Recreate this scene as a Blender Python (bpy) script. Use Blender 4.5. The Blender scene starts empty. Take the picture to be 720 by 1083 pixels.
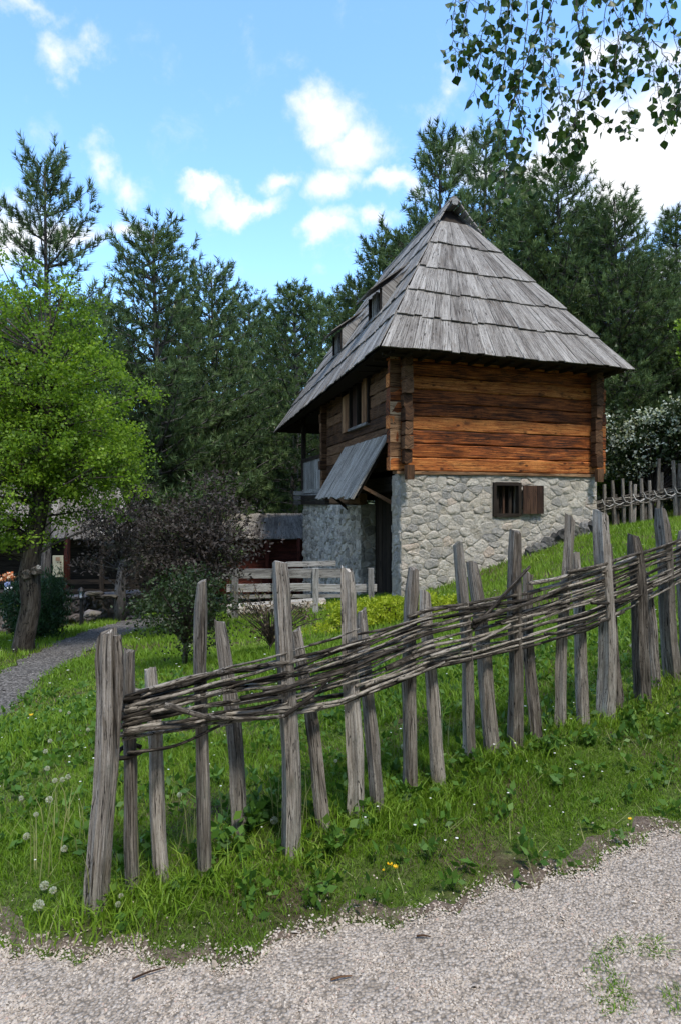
import bpy, math, random
import numpy as np
from mathutils import Vector, Matrix
random.seed(7); RS = np.random.RandomState(11)
S = bpy.context.scene; C = S.collection
PI = math.pi

# ------------------------------------------------------------------ camera
F, HX, HY, CZ = 700.0, 360.0, 530.0, 1.6          # focal length in photo pixels, principal column, horizon row, eye height
cam = bpy.data.cameras.new('camera'); cam.sensor_width = 36; cam.sensor_fit = 'HORIZONTAL'
cam.lens = 36*F/720; cam.shift_y = (HY-541.5)/720; cam.clip_start = .05; cam.clip_end = 3000
co = bpy.data.objects.new('camera', cam); C.objects.link(co)
co.location = (0, 0, CZ); co.rotation_euler = (PI/2, 0, 0); S.camera = co

# ------------------------------------------------------------------ light
SUN_EL, SUN_AZ = math.radians(62), math.radians(150)   # azimuth clockwise from +Y
S.view_settings.view_transform = 'Standard'; S.view_settings.look = 'None'
S.view_settings.exposure = 0.45; S.view_settings.gamma = 1
sun = bpy.data.lights.new('sun', 'SUN'); sun.energy = 3.0; sun.angle = math.radians(10); sun.color = (1, .93, .82)
so = bpy.data.objects.new('sun', sun); C.objects.link(so)
sd = Vector((math.sin(SUN_AZ)*math.cos(SUN_EL), math.cos(SUN_AZ)*math.cos(SUN_EL), math.sin(SUN_EL)))
so.rotation_euler = sd.to_track_quat('Z', 'Y').to_euler(); so.location = (0, 0, 30)

class G:
    """small node-graph helper"""
    def __init__(s, nt): s.nt = nt; nt.nodes.clear()
    def __call__(s, t, props=None, out=0, **ins):
        n = s.nt.nodes.new(t)
        for k, v in (props or {}).items(): setattr(n, k, v)
        for k, v in ins.items():
            i = n.inputs[int(k[1:])] if k[0] == 'i' and k[1:].isdigit() else n.inputs[k.replace('_', ' ')]
            if isinstance(v, bpy.types.NodeSocket): s.nt.links.new(v, i)
            else:
                if hasattr(i.default_value, '__len__') and not hasattr(v, '__len__'): v = [v]*len(i.default_value)
                if hasattr(i.default_value, '__len__') and len(i.default_value) == 4 and len(v) == 3: v = (*v, 1)
                i.default_value = v
        return n.outputs[out] if len(n.outputs) else None
    def math(s, op, a, b=0., clamp=False): return s('ShaderNodeMath', {'operation': op, 'use_clamp': clamp}, i0=a, i1=b)
    def vec(s, op, a, b=(0, 0, 0)): return s('ShaderNodeVectorMath', {'operation': op}, i0=a, i1=b)
    def noise(s, v, scale, detail=4, rough=.55, dist=0.): return s('ShaderNodeTexNoise', Vector=v, Scale=scale, Detail=detail, Roughness=rough, Distortion=dist)
    def ramp(s, f, stops):
        o = s('ShaderNodeValToRGB', Fac=f); cr = o.node.color_ramp
        while len(cr.elements) < len(stops): cr.elements.new(.5)
        for e, (p, c) in zip(cr.elements, stops): e.position = p; e.color = (*c, 1) if len(c) == 3 else c
        return o
    def step(s, f, a, b):
        return s('ShaderNodeMapRange', {'interpolation_type': 'SMOOTHSTEP'}, Value=f, From_Min=a, From_Max=b)
    def mix(s, f, a, b, mode='MIX'):
        n = s.nt.nodes.new('ShaderNodeMix'); n.data_type = 'RGBA'; n.blend_type = mode
        for i, v in ((0, f), (6, a), (7, b)):
            if isinstance(v, bpy.types.NodeSocket): s.nt.links.new(v, n.inputs[i])
            else: n.inputs[i].default_value = (*v, 1) if hasattr(v, '__len__') and len(v) == 3 else v
        return n.outputs[2]

# sky
W = bpy.data.worlds.new('World'); S.world = W; W.use_nodes = True
g = G(W.node_tree)
sky = g('ShaderNodeTexSky', {'sky_type': 'NISHITA', 'sun_disc': False, 'sun_elevation': SUN_EL, 'sun_rotation': SUN_AZ,
        'altitude': 900, 'air_density': 1.0, 'dust_density': .7, 'ozone_density': 1.2})
skyc = g.mix(1., sky, (1.95, 2.42, 2.70), 'MULTIPLY')   # open, bright spring sky
d0 = g('ShaderNodeTexCoord')
n1 = g('ShaderNodeTexNoise', out=1, Vector=d0, Scale=7., Detail=6., Roughness=.6)
warp = g.vec('SCALE', g.vec('SUBTRACT', n1, (.5, .5, .5))); warp.node.inputs[3].default_value = .14
dw = g.vec('ADD', d0, warp)
CL = [(345,122,62,46,1),(378,160,60,50,1),(362,196,52,34,1),(255,205,78,24,1),(214,187,42,16,.9),(292,188,46,20,.9),(415,203,70,24,1),
      (358,256,54,26,1),(402,240,50,20,.8),(80,46,46,38,.8),(52,10,60,18,.5),(104,168,26,40,.6),(138,194,30,30,.6),(140,243,36,18,.8),
      (10,240,90,60,1),(75,250,70,26,.9),(655,175,150,110,1.25),(575,185,80,50,1.1),(715,130,110,90,1.2),(505,170,80,30,1),(455,118,44,32,.7),
      (700,45,90,36,1),(628,36,56,24,.9),(700,280,70,34,1),(350,300,70,14,.4),(-130,160,120,80,1),(880,150,160,120,1.2),(560,-120,200,60,.9),(150,-120,120,50,.8)]
acc = None
for (px, py, rx, ry, k) in CL:
    d = Vector((px-HX, F, HY-py)).normalized(); l = Vector((px-HX, F, HY-py)).length
    m = g('ShaderNodeMapping', {'vector_type': 'TEXTURE'}, Vector=dw, Location=tuple(d),
          Rotation=(math.asin(d.z), 0, -math.atan2(d.x, d.y)), Scale=(rx*(.86 if px < 480 else 1)/l, .3, ry*(.86 if px < 480 else 1)/l))
    L = g('ShaderNodeVectorMath', {'operation': 'LENGTH'}, out=1, i0=m)
    v = g.math('MULTIPLY', g.math('SUBTRACT', 1., L), k)
    acc = v if acc is None else g.math('MAXIMUM', acc, v)
n2 = g.noise(d0, 14., 9, .62, .25)
n3 = g.noise(d0, 2.6, 8, .6, .4)
side = g('ShaderNodeVectorMath', {'operation': 'DOT_PRODUCT'}, out=1, i0=d0, i1=(0, .98, .2))
outm = g.math('SUBTRACT', 1., g.step(side, .55, .72))
gen = g.math('MULTIPLY', g.math('SUBTRACT', n3, .40), g.math('MULTIPLY', outm, 3.5))  # unseen clouds outside the view, cover raised to warm the fill light
dens = g.math('ADD', g.math('MAXIMUM', acc, gen), g.math('MULTIPLY', g.math('SUBTRACT', n2, .5), 1.5))
dens = g.step(dens, .07, .92)
cw = g.ramp(g.noise(d0, 9., 5, .6), [(.3, (.90, .92, .95)), (.7, (1, .985, .96))])
bgA = g('ShaderNodeBackground', Color=skyc, Strength=.13)
bgB = g('ShaderNodeBackground', Color=cw, Strength=.93)
g('ShaderNodeOutputWorld', Surface=g('ShaderNodeMixShader', i0=g.math('MULTIPLY', dens, .95), i1=bgA, i2=bgB))

# ------------------------------------------------------------------ mesh helpers
class MB:
    def __init__(s): s.v = []; s.f = []; s.uv = []
    def quad(s, pts, uvs=None):
        b = len(s.v); s.v += [tuple(p) for p in pts]; s.f.append(tuple(range(b, b+len(pts))))
        s.uv += uvs or [(0, 0)]*len(pts)
    def ring(s, secs, closed_ends=True, L=None, W=None):
        """secs: list of equally long point rings; quads between; L distances along, W distances around"""
        n = len(secs[0]); b = len(s.v)
        for r in secs: s.v += [tuple(p) for p in r]
        for i in range(len(secs)-1):
            for j in range(n):
                k = (j+1) % n
                s.f.append((b+i*n+j, b+i*n+k, b+(i+1)*n+k, b+(i+1)*n+j))
                s.uv += [(W[j], L[i]), (W[j+1], L[i]), (W[j+1], L[i+1]), (W[j], L[i+1])]
        if closed_ends:
            s.f.append(tuple(b+j for j in reversed(range(n)))); s.uv += [(W[j]*.3, L[0]+W[j]*.1) for j in reversed(range(n))]
            e = b+(len(secs)-1)*n
            s.f.append(tuple(e+j for j in range(n))); s.uv += [(W[j]*.3, L[-1]+W[j]*.1) for j in range(n)]
def vv(*a): return Vector(a)
def perp(d):
    a = d.cross(vv(0, 0, 1))
    if a.length < 1e-3: a = d.cross(vv(1, 0, 0))
    return a.normalized()
def beam(mb, p0, p1, w, h, side=None, segs=1, jit=0., bev=0., seed=None):
    """a board or beam from p0 to p1: w across the side vector, h across the third axis, centred"""
    r = random.Random(seed) if seed is not None else random
    p0, p1 = Vector(p0), Vector(p1); d = (p1-p0); ln = d.length; d.normalize()
    sd_ = (Vector(side) - d*Vector(side).dot(d)).normalized() if side is not None else perp(d)
    up = sd_.cross(d).normalized(); off = r.random()*9
    if bev: base = [(-.5*w+bev, -.5*h), (.5*w-bev, -.5*h), (.5*w, -.5*h+bev), (.5*w, .5*h-bev), (.5*w-bev, .5*h), (-.5*w+bev, .5*h), (-.5*w, .5*h-bev), (-.5*w, -.5*h+bev)]
    else: base = [(-.5*w, -.5*h), (.5*w, -.5*h), (.5*w, .5*h), (-.5*w, .5*h)]
    Wd = [0]
    for i in range(len(base)):
        a, b = base[i], base[(i+1) % len(base)]; Wd.append(Wd[-1]+math.hypot(a[0]-b[0], a[1]-b[1]))
    secs, L = [], []
    for i in range(segs+1):
        t = i/segs; c = p0+d*ln*t + sd_*r.uniform(-jit, jit)*.5 + up*r.uniform(-jit, jit)*.5
        secs.append([c+sd_*(x+r.uniform(-jit, jit))+up*(y+r.uniform(-jit, jit)) for x, y in base]); L.append(ln*t+off)
    mb.ring(secs, True, L, [x+off for x in Wd])
def tube(mb, pts, rad, n=6, jit=0., ends=True, seed=None, squash=None):
    r = random.Random(seed) if seed is not None else random
    pts = [Vector(p) for p in pts]; secs = []; L = [r.random()*9]
    prof = [1+r.uniform(-jit, jit) for _ in range(n)]
    R = rad[0]; off = r.random()*5
    Wd = [off+2*PI*R*j/n for j in range(n+1)]
    u = None
    for i, p in enumerate(pts):
        d = (pts[min(i+1, len(pts)-1)]-pts[max(i-1, 0)]).normalized()
        u = perp(d) if u is None else (u-d*u.dot(d)).normalized()
        w = d.cross(u)
        if i: L.append(L[-1]+(pts[i]-pts[i-1]).length)
        sq = squash or 1
        secs.append([p+(u*math.cos(2*PI*j/n)+w*math.sin(2*PI*j/n)*sq)*rad[i]*prof[j]*(1+r.uniform(-jit, jit)*.25) for j in range(n)])
    mb.ring(secs, ends, L, Wd)

ORIG = {}
def root_of(o):
    while o.parent: o = o.parent
    return o
def link(name, me, parent=None, mat=None, kind=None):
    o = bpy.data.objects.new(name, me); C.objects.link(o)
    if parent: o.parent = parent
    if mat and me is not None: me.materials.clear(); me.materials.append(mat)
    if kind: o['kind'] = kind
    return o
def build(name, mb, mat, parent=None, smooth=False, kind=None, label=None, local=False):
    """mesh given in world coordinates; stored relative to the root thing"""
    off = root_of(parent).location if (parent and not local) else Vector()
    me = bpy.data.meshes.new(name)
    me.from_pydata([(x-off.x, y-off.y, z-off.z) for x, y, z in mb.v], [], mb.f)
    uv = me.uv_layers.new(name='UVMap'); uv.data.foreach_set('uv', np.array(mb.uv, 'f').ravel())
    if smooth: me.polygons.foreach_set('use_smooth', [True]*len(me.polygons))
    me.update()
    o = link(name, me, parent, mat, kind)
    if label: o['label'] = label
    return o
def npmesh(name, V, Fc, mat, parent=None, tone=None, smooth=False, kind=None, off=None):
    me = bpy.data.meshes.new(name); V = np.asarray(V, 'f'); Fc = np.asarray(Fc, 'i'); k = Fc.shape[1]
    if off is not None: V = V-np.array(off, 'f')
    me.vertices.add(len(V)); me.vertices.foreach_set('co', V.ravel())
    me.loops.add(Fc.size); me.loops.foreach_set('vertex_index', Fc.ravel())
    me.polygons.add(len(Fc)); me.polygons.foreach_set('loop_start', np.arange(0, Fc.size, k, dtype='i'))
    me.polygons.foreach_set('loop_total', np.full(len(Fc), k, 'i'))
    if smooth: me.polygons.foreach_set('use_smooth', np.ones(len(Fc), bool))
    if tone is not None:
        a = me.attributes.new('tone', 'FLOAT', 'POINT'); a.data.foreach_set('value', np.asarray(tone, 'f'))
    me.update(calc_edges=True)
    return link(name, me, parent, mat, kind)
def thing(name, loc, label, cat, group=None):
    o = bpy.data.objects.new(name, None); C.objects.link(o); o.location = loc; o.empty_display_size = .2
    tag(o, label, cat, group); return o
def tag(o, label, cat, group=None, kind=None):
    o['label'] = label; o['category'] = cat
    if group: o['group'] = group
    if kind: o['kind'] = kind
    return o
def at(px, py, Y): return Vector(((px-HX)/F*Y, Y, CZ+(HY-py)/F*Y))

# ------------------------------------------------------------------ materials
def newmat(name):
    m = bpy.data.materials.new(name); m.use_nodes = True; return m, G(m.node_tree)
def out(g, bsdf): g('ShaderNodeOutputMaterial', Surface=bsdf)
def rnd(g):
    isl = g('ShaderNodeNewGeometry', out=8) if False else None
    ge = g.nt.nodes.new('ShaderNodeNewGeometry'); oi = g.nt.nodes.new('ShaderNodeObjectInfo')
    return g.math('FRACT', g.math('ADD', ge.outputs['Random Per Island'], g.math('MULTIPLY', oi.outputs['Random'], 7.31)))
def wood(name, dark, mid, light, su=30., sv=2.2, contrast=1., rough=.85, bump=.5, moss=None, knots=False, vary=.35, dist=.004, grain=110., stain=(.10, .07, .045, .0)):
    m, g = newmat(name)
    uv = g('ShaderNodeTexCoord', out=2); r = rnd(g)
    c = g('ShaderNodeCombineXYZ', X=0., Y=0., Z=g.math('MULTIPLY', r, 50.))
    v = g.vec('ADD', g.vec('MULTIPLY', uv, (su, sv, 1)), c)
    a = g.noise(v, 1., 6, .62, .6)
    v2 = g.vec('ADD', g.vec('MULTIPLY', uv, (su*3, sv*.9, 1)), c)
    b = g.noise(v2, 1., 5, .6)
    blot = g.noise(g.vec('ADD', g.vec('MULTIPLY', uv, (6, 1.6, 1)), c), 1., 4, .6)
    f = g.math('ADD', g.math('MULTIPLY', a, .6), g.math('MULTIPLY', b, .4))
    f = g.math('ADD', g.math('MULTIPLY', g.math('SUBTRACT', f, .5), 1.6*contrast), .5)
    f = g.math('ADD', f, g.math('MULTIPLY', g.math('SUBTRACT', blot, .5), .9))
    f = g.math('ADD', f, g.math('MULTIPLY', g.math('SUBTRACT', r, .5), vary), clamp=True)
    col = g.ramp(f, [(.12, dark), (.5, mid), (.88, light)])
    crack = g.step(b, .33, .40)
    col = g.mix(crack, tuple(x*.35 for x in dark), col)
    wv = g.vec('ADD', g.vec('MULTIPLY', uv, (su*.45, sv*.42, 1)), g.vec('ADD', c, (3, 7, 1)))
    rg = g.noise(wv, 1., 3, .5, 1.2); line = g.step(g.math('ABSOLUTE', g.math('SUBTRACT', rg, .5)), .004, .016)
    col = g.mix(line, tuple(x*.25 for x in dark), col)
    grit = g.noise(g.vec('ADD', g.vec('MULTIPLY', uv, (grain, grain*.45, 1)), c), 1., 5, .7)
    col = g.mix(1., col, g.ramp(grit, [(.25, (.52, .50, .48)), (.5, (1, 1, 1)), (.78, (1.0, 1.0, 1.0))]), 'MULTIPLY')
    warm = g.noise(g.vec('ADD', g.vec('MULTIPLY', uv, (9, 3.5, 1)), g.vec('ADD', c, (9, 1, 4))), 1., 4, .6)
    col = g.mix(g.math('MULTIPLY', g.step(warm, .55, .72), stain[3]), col, stain[:3])
    if knots:
        vo = g('ShaderNodeTexVoronoi', Vector=g.vec('ADD', g.vec('MULTIPLY', uv, (5., 2.6, 1)), c), Scale=1.)
        kn = g.step(vo, .16, .07); kn = g.math('MULTIPLY', kn, .8)
        col = g.mix(kn, col, tuple(x*.5 for x in dark))
    if moss:
        ob = g('ShaderNodeTexCoord', out=3); mm = g.step(g.noise(ob, 5., 6, .7), .55, .68)
        col = g.mix(g.math('MULTIPLY', mm, .6), col, moss)
    h = g.math('ADD', g.math('ADD', g.math('MULTIPLY', a, .5), g.math('MULTIPLY', b, .7)), g.math('ADD', g.math('MULTIPLY', line, .5), g.math('MULTIPLY', grit, .35)))
    nb = g('ShaderNodeBump', Height=h, Strength=bump, Distance=dist)
    out(g, g('ShaderNodeBsdfPrincipled', Base_Color=col, Roughness=rough, Normal=nb, i13=.25))
    return m
def leafmat(name, cols, trans=.35, rough=.5, spec=.3):
    """cols: ramp stops over the per-vertex tone"""
    m, g = newmat(name)
    at_ = g('ShaderNodeAttribute', {'attribute_name': 'tone'}, out=2)
    n = len(cols); col = g.ramp(at_, [(i/(n-1), c) for i, c in enumerate(cols)])
    p = g('ShaderNodeBsdfPrincipled', Base_Color=col, Roughness=rough, i13=spec)
    t = g('ShaderNodeBsdfTranslucent', Color=g.mix(1., col, (1.3, 1.25, .7), 'MULTIPLY'))
    out(g, g('ShaderNodeMixShader', i0=trans, i1=p, i2=t))
    return m
def plain(name, col, rough=.8, var=.25, scale=8., bump=.2, metal=0.):
    m, g = newmat(name); ob = g('ShaderNodeTexCoord', out=3)
    n = g.noise(ob, scale, 6, .6)
    c = g.ramp(n, [(.25, tuple(x*(1-var) for x in col)), (.75, tuple(min(1, x*(1+var)) for x in col))])
    nb = g('ShaderNodeBump', Height=n, Strength=bump, Distance=.01)
    out(g, g('ShaderNodeBsdfPrincipled', Base_Color=c, Roughness=rough, Normal=nb, Metallic=metal))
    return m
def stonemat(name, stops, tint, scale=9., bump=.8, dist=.02, lich=(.55, .52, .42)):
    m, g = newmat(name); ob = g('ShaderNodeTexCoord', out=3); r = rnd(g)
    v = g.vec('ADD', ob, g('ShaderNodeCombineXYZ', X=g.math('MULTIPLY', r, 30.), Y=0., Z=0.))
    a = g.noise(v, scale, 8, .68, .5); b = g.noise(ob, scale*6, 5, .7); c = g.noise(ob, 2.2, 4, .6)
    f = g.math('ADD', g.math('MULTIPLY', a, .62), g.math('MULTIPLY', r, .38))
    col = g.ramp(f, stops)
    col = g.mix(g.math('MULTIPLY', g.step(r, .9, .96), .3), col, tint)
    col = g.mix(g.math('MULTIPLY', g.step(c, .45, .65), .5), col, lich)
    spot = g.step(b, .36, .30)
    col = g.mix(g.math('MULTIPLY', spot, .4), col, tuple(x*.3 for x in stops[0][1]))
    h = g.math('ADD', g.math('MULTIPLY', a, 1.), g.math('MULTIPLY', b, .45))
    nb = g('ShaderNodeBump', Height=h, Strength=bump, Distance=dist)
    out(g, g('ShaderNodeBsdfPrincipled', Base_Color=col, Roughness=.93, Normal=nb, i13=.15))
    return m
M = {}
M['stake'] = wood('weathered stake wood', (.075, .062, .05), (.29, .26, .225), (.50, .465, .42), 95, 5, 1.45, .9, 1., moss=(.19, .195, .16), dist=.008, vary=.45, stain=(.17, .13, .09, .45), grain=160.)
M['rod'] = wood('dark hazel rod bark', (.018, .015, .012), (.095, .082, .067), (.34, .315, .275), 60, 16, 1.8, .85, 1., vary=.75, grain=150.)
M['shingle'] = wood('grey split roof boards', (.075, .063, .053), (.24, .222, .20), (.40, .38, .35), 45, 1.8, 1.25, .85, .9, knots=True, vary=.34, grain=40., stain=(.12, .09, .065, .5))
M['canopy'] = wood('grey canopy boards', (.09, .08, .066), (.34, .31, .265), (.55, .515, .46), 50, 2, 1.6, .9, .9, vary=.3, grain=60.)
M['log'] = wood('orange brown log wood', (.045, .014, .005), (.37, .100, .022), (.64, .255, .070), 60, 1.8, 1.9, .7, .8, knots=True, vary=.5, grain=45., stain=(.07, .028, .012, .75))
M['logdark'] = wood('dark brown log wood', (.03, .014, .007), (.11, .055, .026), (.21, .12, .065), 50, 2, 1.5, .8, .6, vary=.5)  # darker and browner than the front log wood
M['logend'] = wood('sun bleached log ends', (.08, .04, .02), (.27, .15, .075), (.50, .36, .22), 24, 2., 1.1, .8, .6, vary=.7)
M['darkshade'] = wood('dark wood and painted shade', (.008, .006, .005), (.025, .018, .013), (.05, .038, .028), 20, 1.5, 1., .9, .5, vary=.3)  # near-black wood colour; also puts shade into eaves, openings and recesses
M['shutter'] = wood('brown shutter boards', (.02, .010, .007), (.055, .028, .017), (.12, .065, .04), 30, 2., 1.1, .8, .5, vary=.4)
M['shutlight'] = wood('light brown window boards', (.09, .04, .018), (.27, .145, .07), (.44, .28, .16), 30, 2., 1.1, .75, .5, vary=.3)
M['greywood'] = wood('grey rail wood', (.09, .085, .08), (.29, .28, .265), (.50, .485, .46), 40, 2.5, 1.1, .9, .6, vary=.4)
M['redwood'] = wood('dark red shed boards', (.03, .008, .006), (.10, .025, .017), (.18, .05, .035), 20, 1.5, 1., .8, .4)
M['bark'] = wood('rough tree bark', (.025, .02, .016), (.09, .075, .062), (.19, .17, .15), 18, 5, 1.3, .95, 1., dist=.02, moss=(.10, .10, .05))
M['pinebark'] = wood('grey pine bark', (.035, .03, .027), (.10, .09, .082), (.20, .18, .17), 10, 4, 1.3, .95, 1., dist=.02)
M['birchbark'] = wood('birch bark', (.04, .035, .03), (.55, .53, .5), (.7, .68, .66), 3, 14, 1.2, .8, .5)
M['twig'] = plain('dark twig bark', (.045, .033, .027), .8, .4, 20.)
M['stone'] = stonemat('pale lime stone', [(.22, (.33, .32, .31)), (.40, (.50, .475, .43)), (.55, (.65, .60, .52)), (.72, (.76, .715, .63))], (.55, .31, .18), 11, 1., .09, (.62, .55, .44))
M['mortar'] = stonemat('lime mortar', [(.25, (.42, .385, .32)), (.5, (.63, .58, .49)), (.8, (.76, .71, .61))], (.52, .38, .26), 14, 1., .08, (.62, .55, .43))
M['stoneshade'] = stonemat('shade darkened rubble', [(.3, (.25, .235, .21)), (.5, (.47, .44, .39)), (.72, (.66, .61, .54))], (.45, .33, .24), 12, 1., .04, (.36, .34, .30))  # wall stone again, its colour darkened for the shaded side
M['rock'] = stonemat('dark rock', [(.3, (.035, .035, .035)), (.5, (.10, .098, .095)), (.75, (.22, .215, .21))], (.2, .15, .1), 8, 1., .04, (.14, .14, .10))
M['rockred'] = stonemat('brown grey wall stone', [(.3, (.05, .045, .045)), (.5, (.12, .105, .10)), (.75, (.22, .20, .20))], (.2, .12, .09), 6, .8, .03, (.15, .14, .09))
M['iron'] = plain('dark iron', (.02, .02, .022), .55, .3, 30., metal=.6)

def gravelmat(name, stops, pink=(.40, .26, .21)):
    m, g = newmat(name); at_ = g('ShaderNodeAttribute', {'attribute_name': 'tone'}, out=2); ob = g('ShaderNodeTexCoord', out=3)
    n = g.noise(ob, 60., 4, .6)
    col = g.ramp(g.math('ADD', g.math('MULTIPLY', at_, .8), g.math('MULTIPLY', n, .2)), stops)
    col = g.mix(g.math('MULTIPLY', g.step(g.math('FRACT', g.math('MULTIPLY', at_, 37.)), .93, .95), .5), col, pink)
    nb = g('ShaderNodeBump', Height=n, Strength=.4, Distance=.004)
    out(g, g('ShaderNodeBsdfPrincipled', Base_Color=col, Roughness=.92, Normal=nb, i13=.2)); return m
M['pebble'] = gravelmat('crushed limestone', [(.02, (.13, .10, .075)), (.10, (.31, .26, .21)), (.5, (.42, .36, .30)), (.9, (.54, .48, .41))])
M['pebbledark'] = gravelmat('grey crushed stone', [(.05, (.06, .055, .052)), (.5, (.145, .135, .128)), (.95, (.27, .255, .24))], (.16, .11, .08))

def groundmat():
    m, g = newmat('meadow soil'); ob = g('ShaderNodeTexCoord', out=3)
    a = g.noise(ob, 1.1, 6, .6); b = g.noise(ob, 30., 6, .7); c = g.noise(ob, .35, 3, .5)
    soil = g.ramp(b, [(.3, (.035, .026, .017)), (.55, (.10, .075, .05)), (.75, (.20, .16, .12))])
    grass = g.ramp(g.math('ADD', g.math('MULTIPLY', a, .3), g.math('MULTIPLY', b, .7)), [(.36, (.030, .030, .014)), (.5, (.055, .085, .018)), (.62, (.12, .17, .035)), (.72, (.16, .14, .075))])
    col = g.mix(g.step(g.math('ADD', a, g.math('MULTIPLY', c, .3)), .56, .72), soil, grass)
    nb = g('ShaderNodeBump', Height=b, Strength=.8, Distance=.03)
    out(g, g('ShaderNodeBsdfPrincipled', Base_Color=col, Roughness=.95, Normal=nb, i13=.1)); return m
M['ground'] = groundmat()
def pathmat(name, s1, s2, s3, sc):
    m, g = newmat(name); ob = g('ShaderNodeTexCoord', out=3)
    vo = g('ShaderNodeTexVoronoi', Vector=ob, Scale=sc); vc = g('ShaderNodeTexVoronoi', out=1, Vector=ob, Scale=sc)
    b = g.noise(ob, 4., 6, .6)
    f = g.math('ADD', g.math('MULTIPLY', g('ShaderNodeSeparateColor', Color=vc), .6), g.math('MULTIPLY', b, .4))
    col = g.ramp(f, [(.25, s1), (.5, s2), (.75, s3)])
    col = g.mix(g.step(vo, .45, .85), col, tuple(x*.6 for x in s1))
    nb = g('ShaderNodeBump', Height=g.math('SUBTRACT', 1., vo), Strength=.9, Distance=.01)
    out(g, g('ShaderNodeBsdfPrincipled', Base_Color=col, Roughness=.95, Normal=nb, i13=.15)); return m
M['gravel'] = pathmat('pale gravel bed', (.25, .21, .17), (.34, .29, .24), (.44, .385, .33), 90.)
M['darkgravel'] = pathmat('grey gravel bed', (.06, .055, .05), (.12, .11, .10), (.20, .185, .17), 45.)

M['grass'] = leafmat('grass blades', [(.06, .10, .012), (.105, .20, .015), (.16, .28, .022), (.27, .35, .06)], .3, .5, .25)
M['weed'] = leafmat('weed leaves', [(.04, .10, .015), (.07, .16, .02), (.12, .22, .035)], .3)
M['straw'] = leafmat('pale grass stems', [(.20, .24, .08), (.34, .34, .15)], .2)
M['needle'] = leafmat('pine needles', [(.030, .055, .022), (.065, .108, .042), (.11, .17, .065), (.155, .225, .085), (.42, .43, .26)], .25, .6, .2)
M['needledim'] = leafmat('blue green conifer needles', [(.016, .045, .016), (.035, .085, .030), (.07, .13, .05)], .12)
M['spring'] = leafmat('spring green leaves', [(.05, .10, .012), (.11, .20, .02), (.20, .33, .03), (.34, .48, .07)], .5, .5)
M['purple'] = leafmat('purple brown leaves', [(.018, .013, .012), (.035, .028, .026), (.062, .053, .050), (.10, .092, .088), (.05, .075, .025)], .15, .7, .08)
M['shrubgreen'] = leafmat('dark shrub leaves', [(.010, .022, .007), (.022, .042, .012), (.04, .07, .02), (.05, .045, .035)], .25)
M['yellowbush'] = leafmat('yellow green scale leaves', [(.13, .20, .012), (.30, .38, .02), (.50, .56, .05)], .35)
M['birchleaf'] = leafmat('birch leaves', [(.020, .050, .010), (.035, .085, .014), (.075, .14, .02)], .3, .45, .3)
M['blossom'] = leafmat('white blossom', [(.50, .56, .45), (.72, .76, .66)], .3)
M['petalwhite'] = leafmat('white daisy petals', [(.75, .76, .72), (.85, .85, .82)], .2)
M['yellowpetal'] = leafmat('yellow petals', [(.80, .48, .01), (.85, .60, .02)], .2)
M['fluff'] = leafmat('dandelion fluff', [(.45, .47, .42), (.65, .66, .62)], .5)
M['brownleaf'] = leafmat('dry brown twigs and leaves', [(.05, .035, .022), (.12, .085, .05), (.10, .13, .04)], .2)

# ------------------------------------------------------------------ terrain height
def cp(px, py, Y): p = at(px, py, Y); return (p.x, p.y, p.z)
STK = [  # top px, base px, depth, half width px
 (138,689,144,942,2.68,10,0),(160,707,171,936,2.71,9.5,1),(214,615,220,925,2.76,10.5,0),(233,658,252,887,3.02,9,1),(295,594,306,905,2.93,12,0),
 (314,667,342,875,3.08,8.5,1),(366,601,375,860,3.18,10,0),(382,645,401,855,3.25,9,1),(437,602,436,838,3.42,8.5,0),(450,627,467,835,3.47,8.5,1),
 (485,575,496,808,3.62,8,0),(499,595,519,800,3.70,8.5,1),(545,562,546,793,3.8,9,0),(557,605,569,787,3.9,7.5,1),(602,547,592,768,4.05,8,0),
 (608,585,616,766,4.12,6.5,1),(635,542,640,760,4.25,10,0),(642,575,655,750,4.36,8,1),(669,567,677,744,4.45,9.5,0),(680,605,690,728,4.6,7,1),
 (699,538,711,720,4.7,9,0),(722,560,730,716,4.82,8,1),(752,530,756,702,5.0,9,0),(775,560,779,697,5.15,8,1)]
H0 = at(424, 632, 13)
HG = [cp(x1, y1, Y) for (_, _, x1, y1, Y, _, _) in STK]
HG += [(0,0,0),(3,0,0),(-3,0,0),(0,-4,0),(-6,-2,0),(6,-2,.1),(0,1.5,0),(-1.3,2.4,-.01),(-.96,2.57,.0),(1.5,2.9,.10),(2.6,3.2,.2),(4,3,.3),(-3,2.2,-.05),
       cp(0,800,4.4),cp(0,745,6.3),cp(100,668,11.3),cp(22,690,9.0),cp(-120,700,8),cp(200,700,7.2),cp(350,695,6.6),cp(500,680,7.0),cp(424,640,12.5),
       cp(424,634,13.0),cp(631,562,14.8),cp(600,605,10),cp(720,585,9.),cp(720,548,16.8),cp(800,520,17),(12,24,1.9),(8,27,1.7),(16,14,1.9),(9,4,1.0),(13,8,1.6),
       (3,24,.3),(-1.3,22.5,-1.9),(-3,27,-2.4),cp(300,650,12.5),cp(130,657,14),cp(70,665,13.5),cp(0,672,13),(-9,17,-1.1),(-14,8,-.8),(-12,26,-2.4),
       (.3,16,-.75),(-.5,19,-1.3),(6,30,1.0),(-6,34,-2.4),(20,34,3.),(-20,34,-2.),(0,-20,0),(-20,-15,-.3),(20,-15,.8),(22,14,2.5),(-22,14,-1.2)]
PTS = np.array(HG, float)
def _U(r2): return np.where(r2 > 1e-12, .5*r2*np.log(np.maximum(r2, 1e-12)), 0)
_n = len(PTS); _K = _U(((PTS[:, None, :2]-PTS[None, :, :2])**2).sum(-1))+np.eye(_n)*.02
_P = np.c_[np.ones(_n), PTS[:, :2]]
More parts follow.
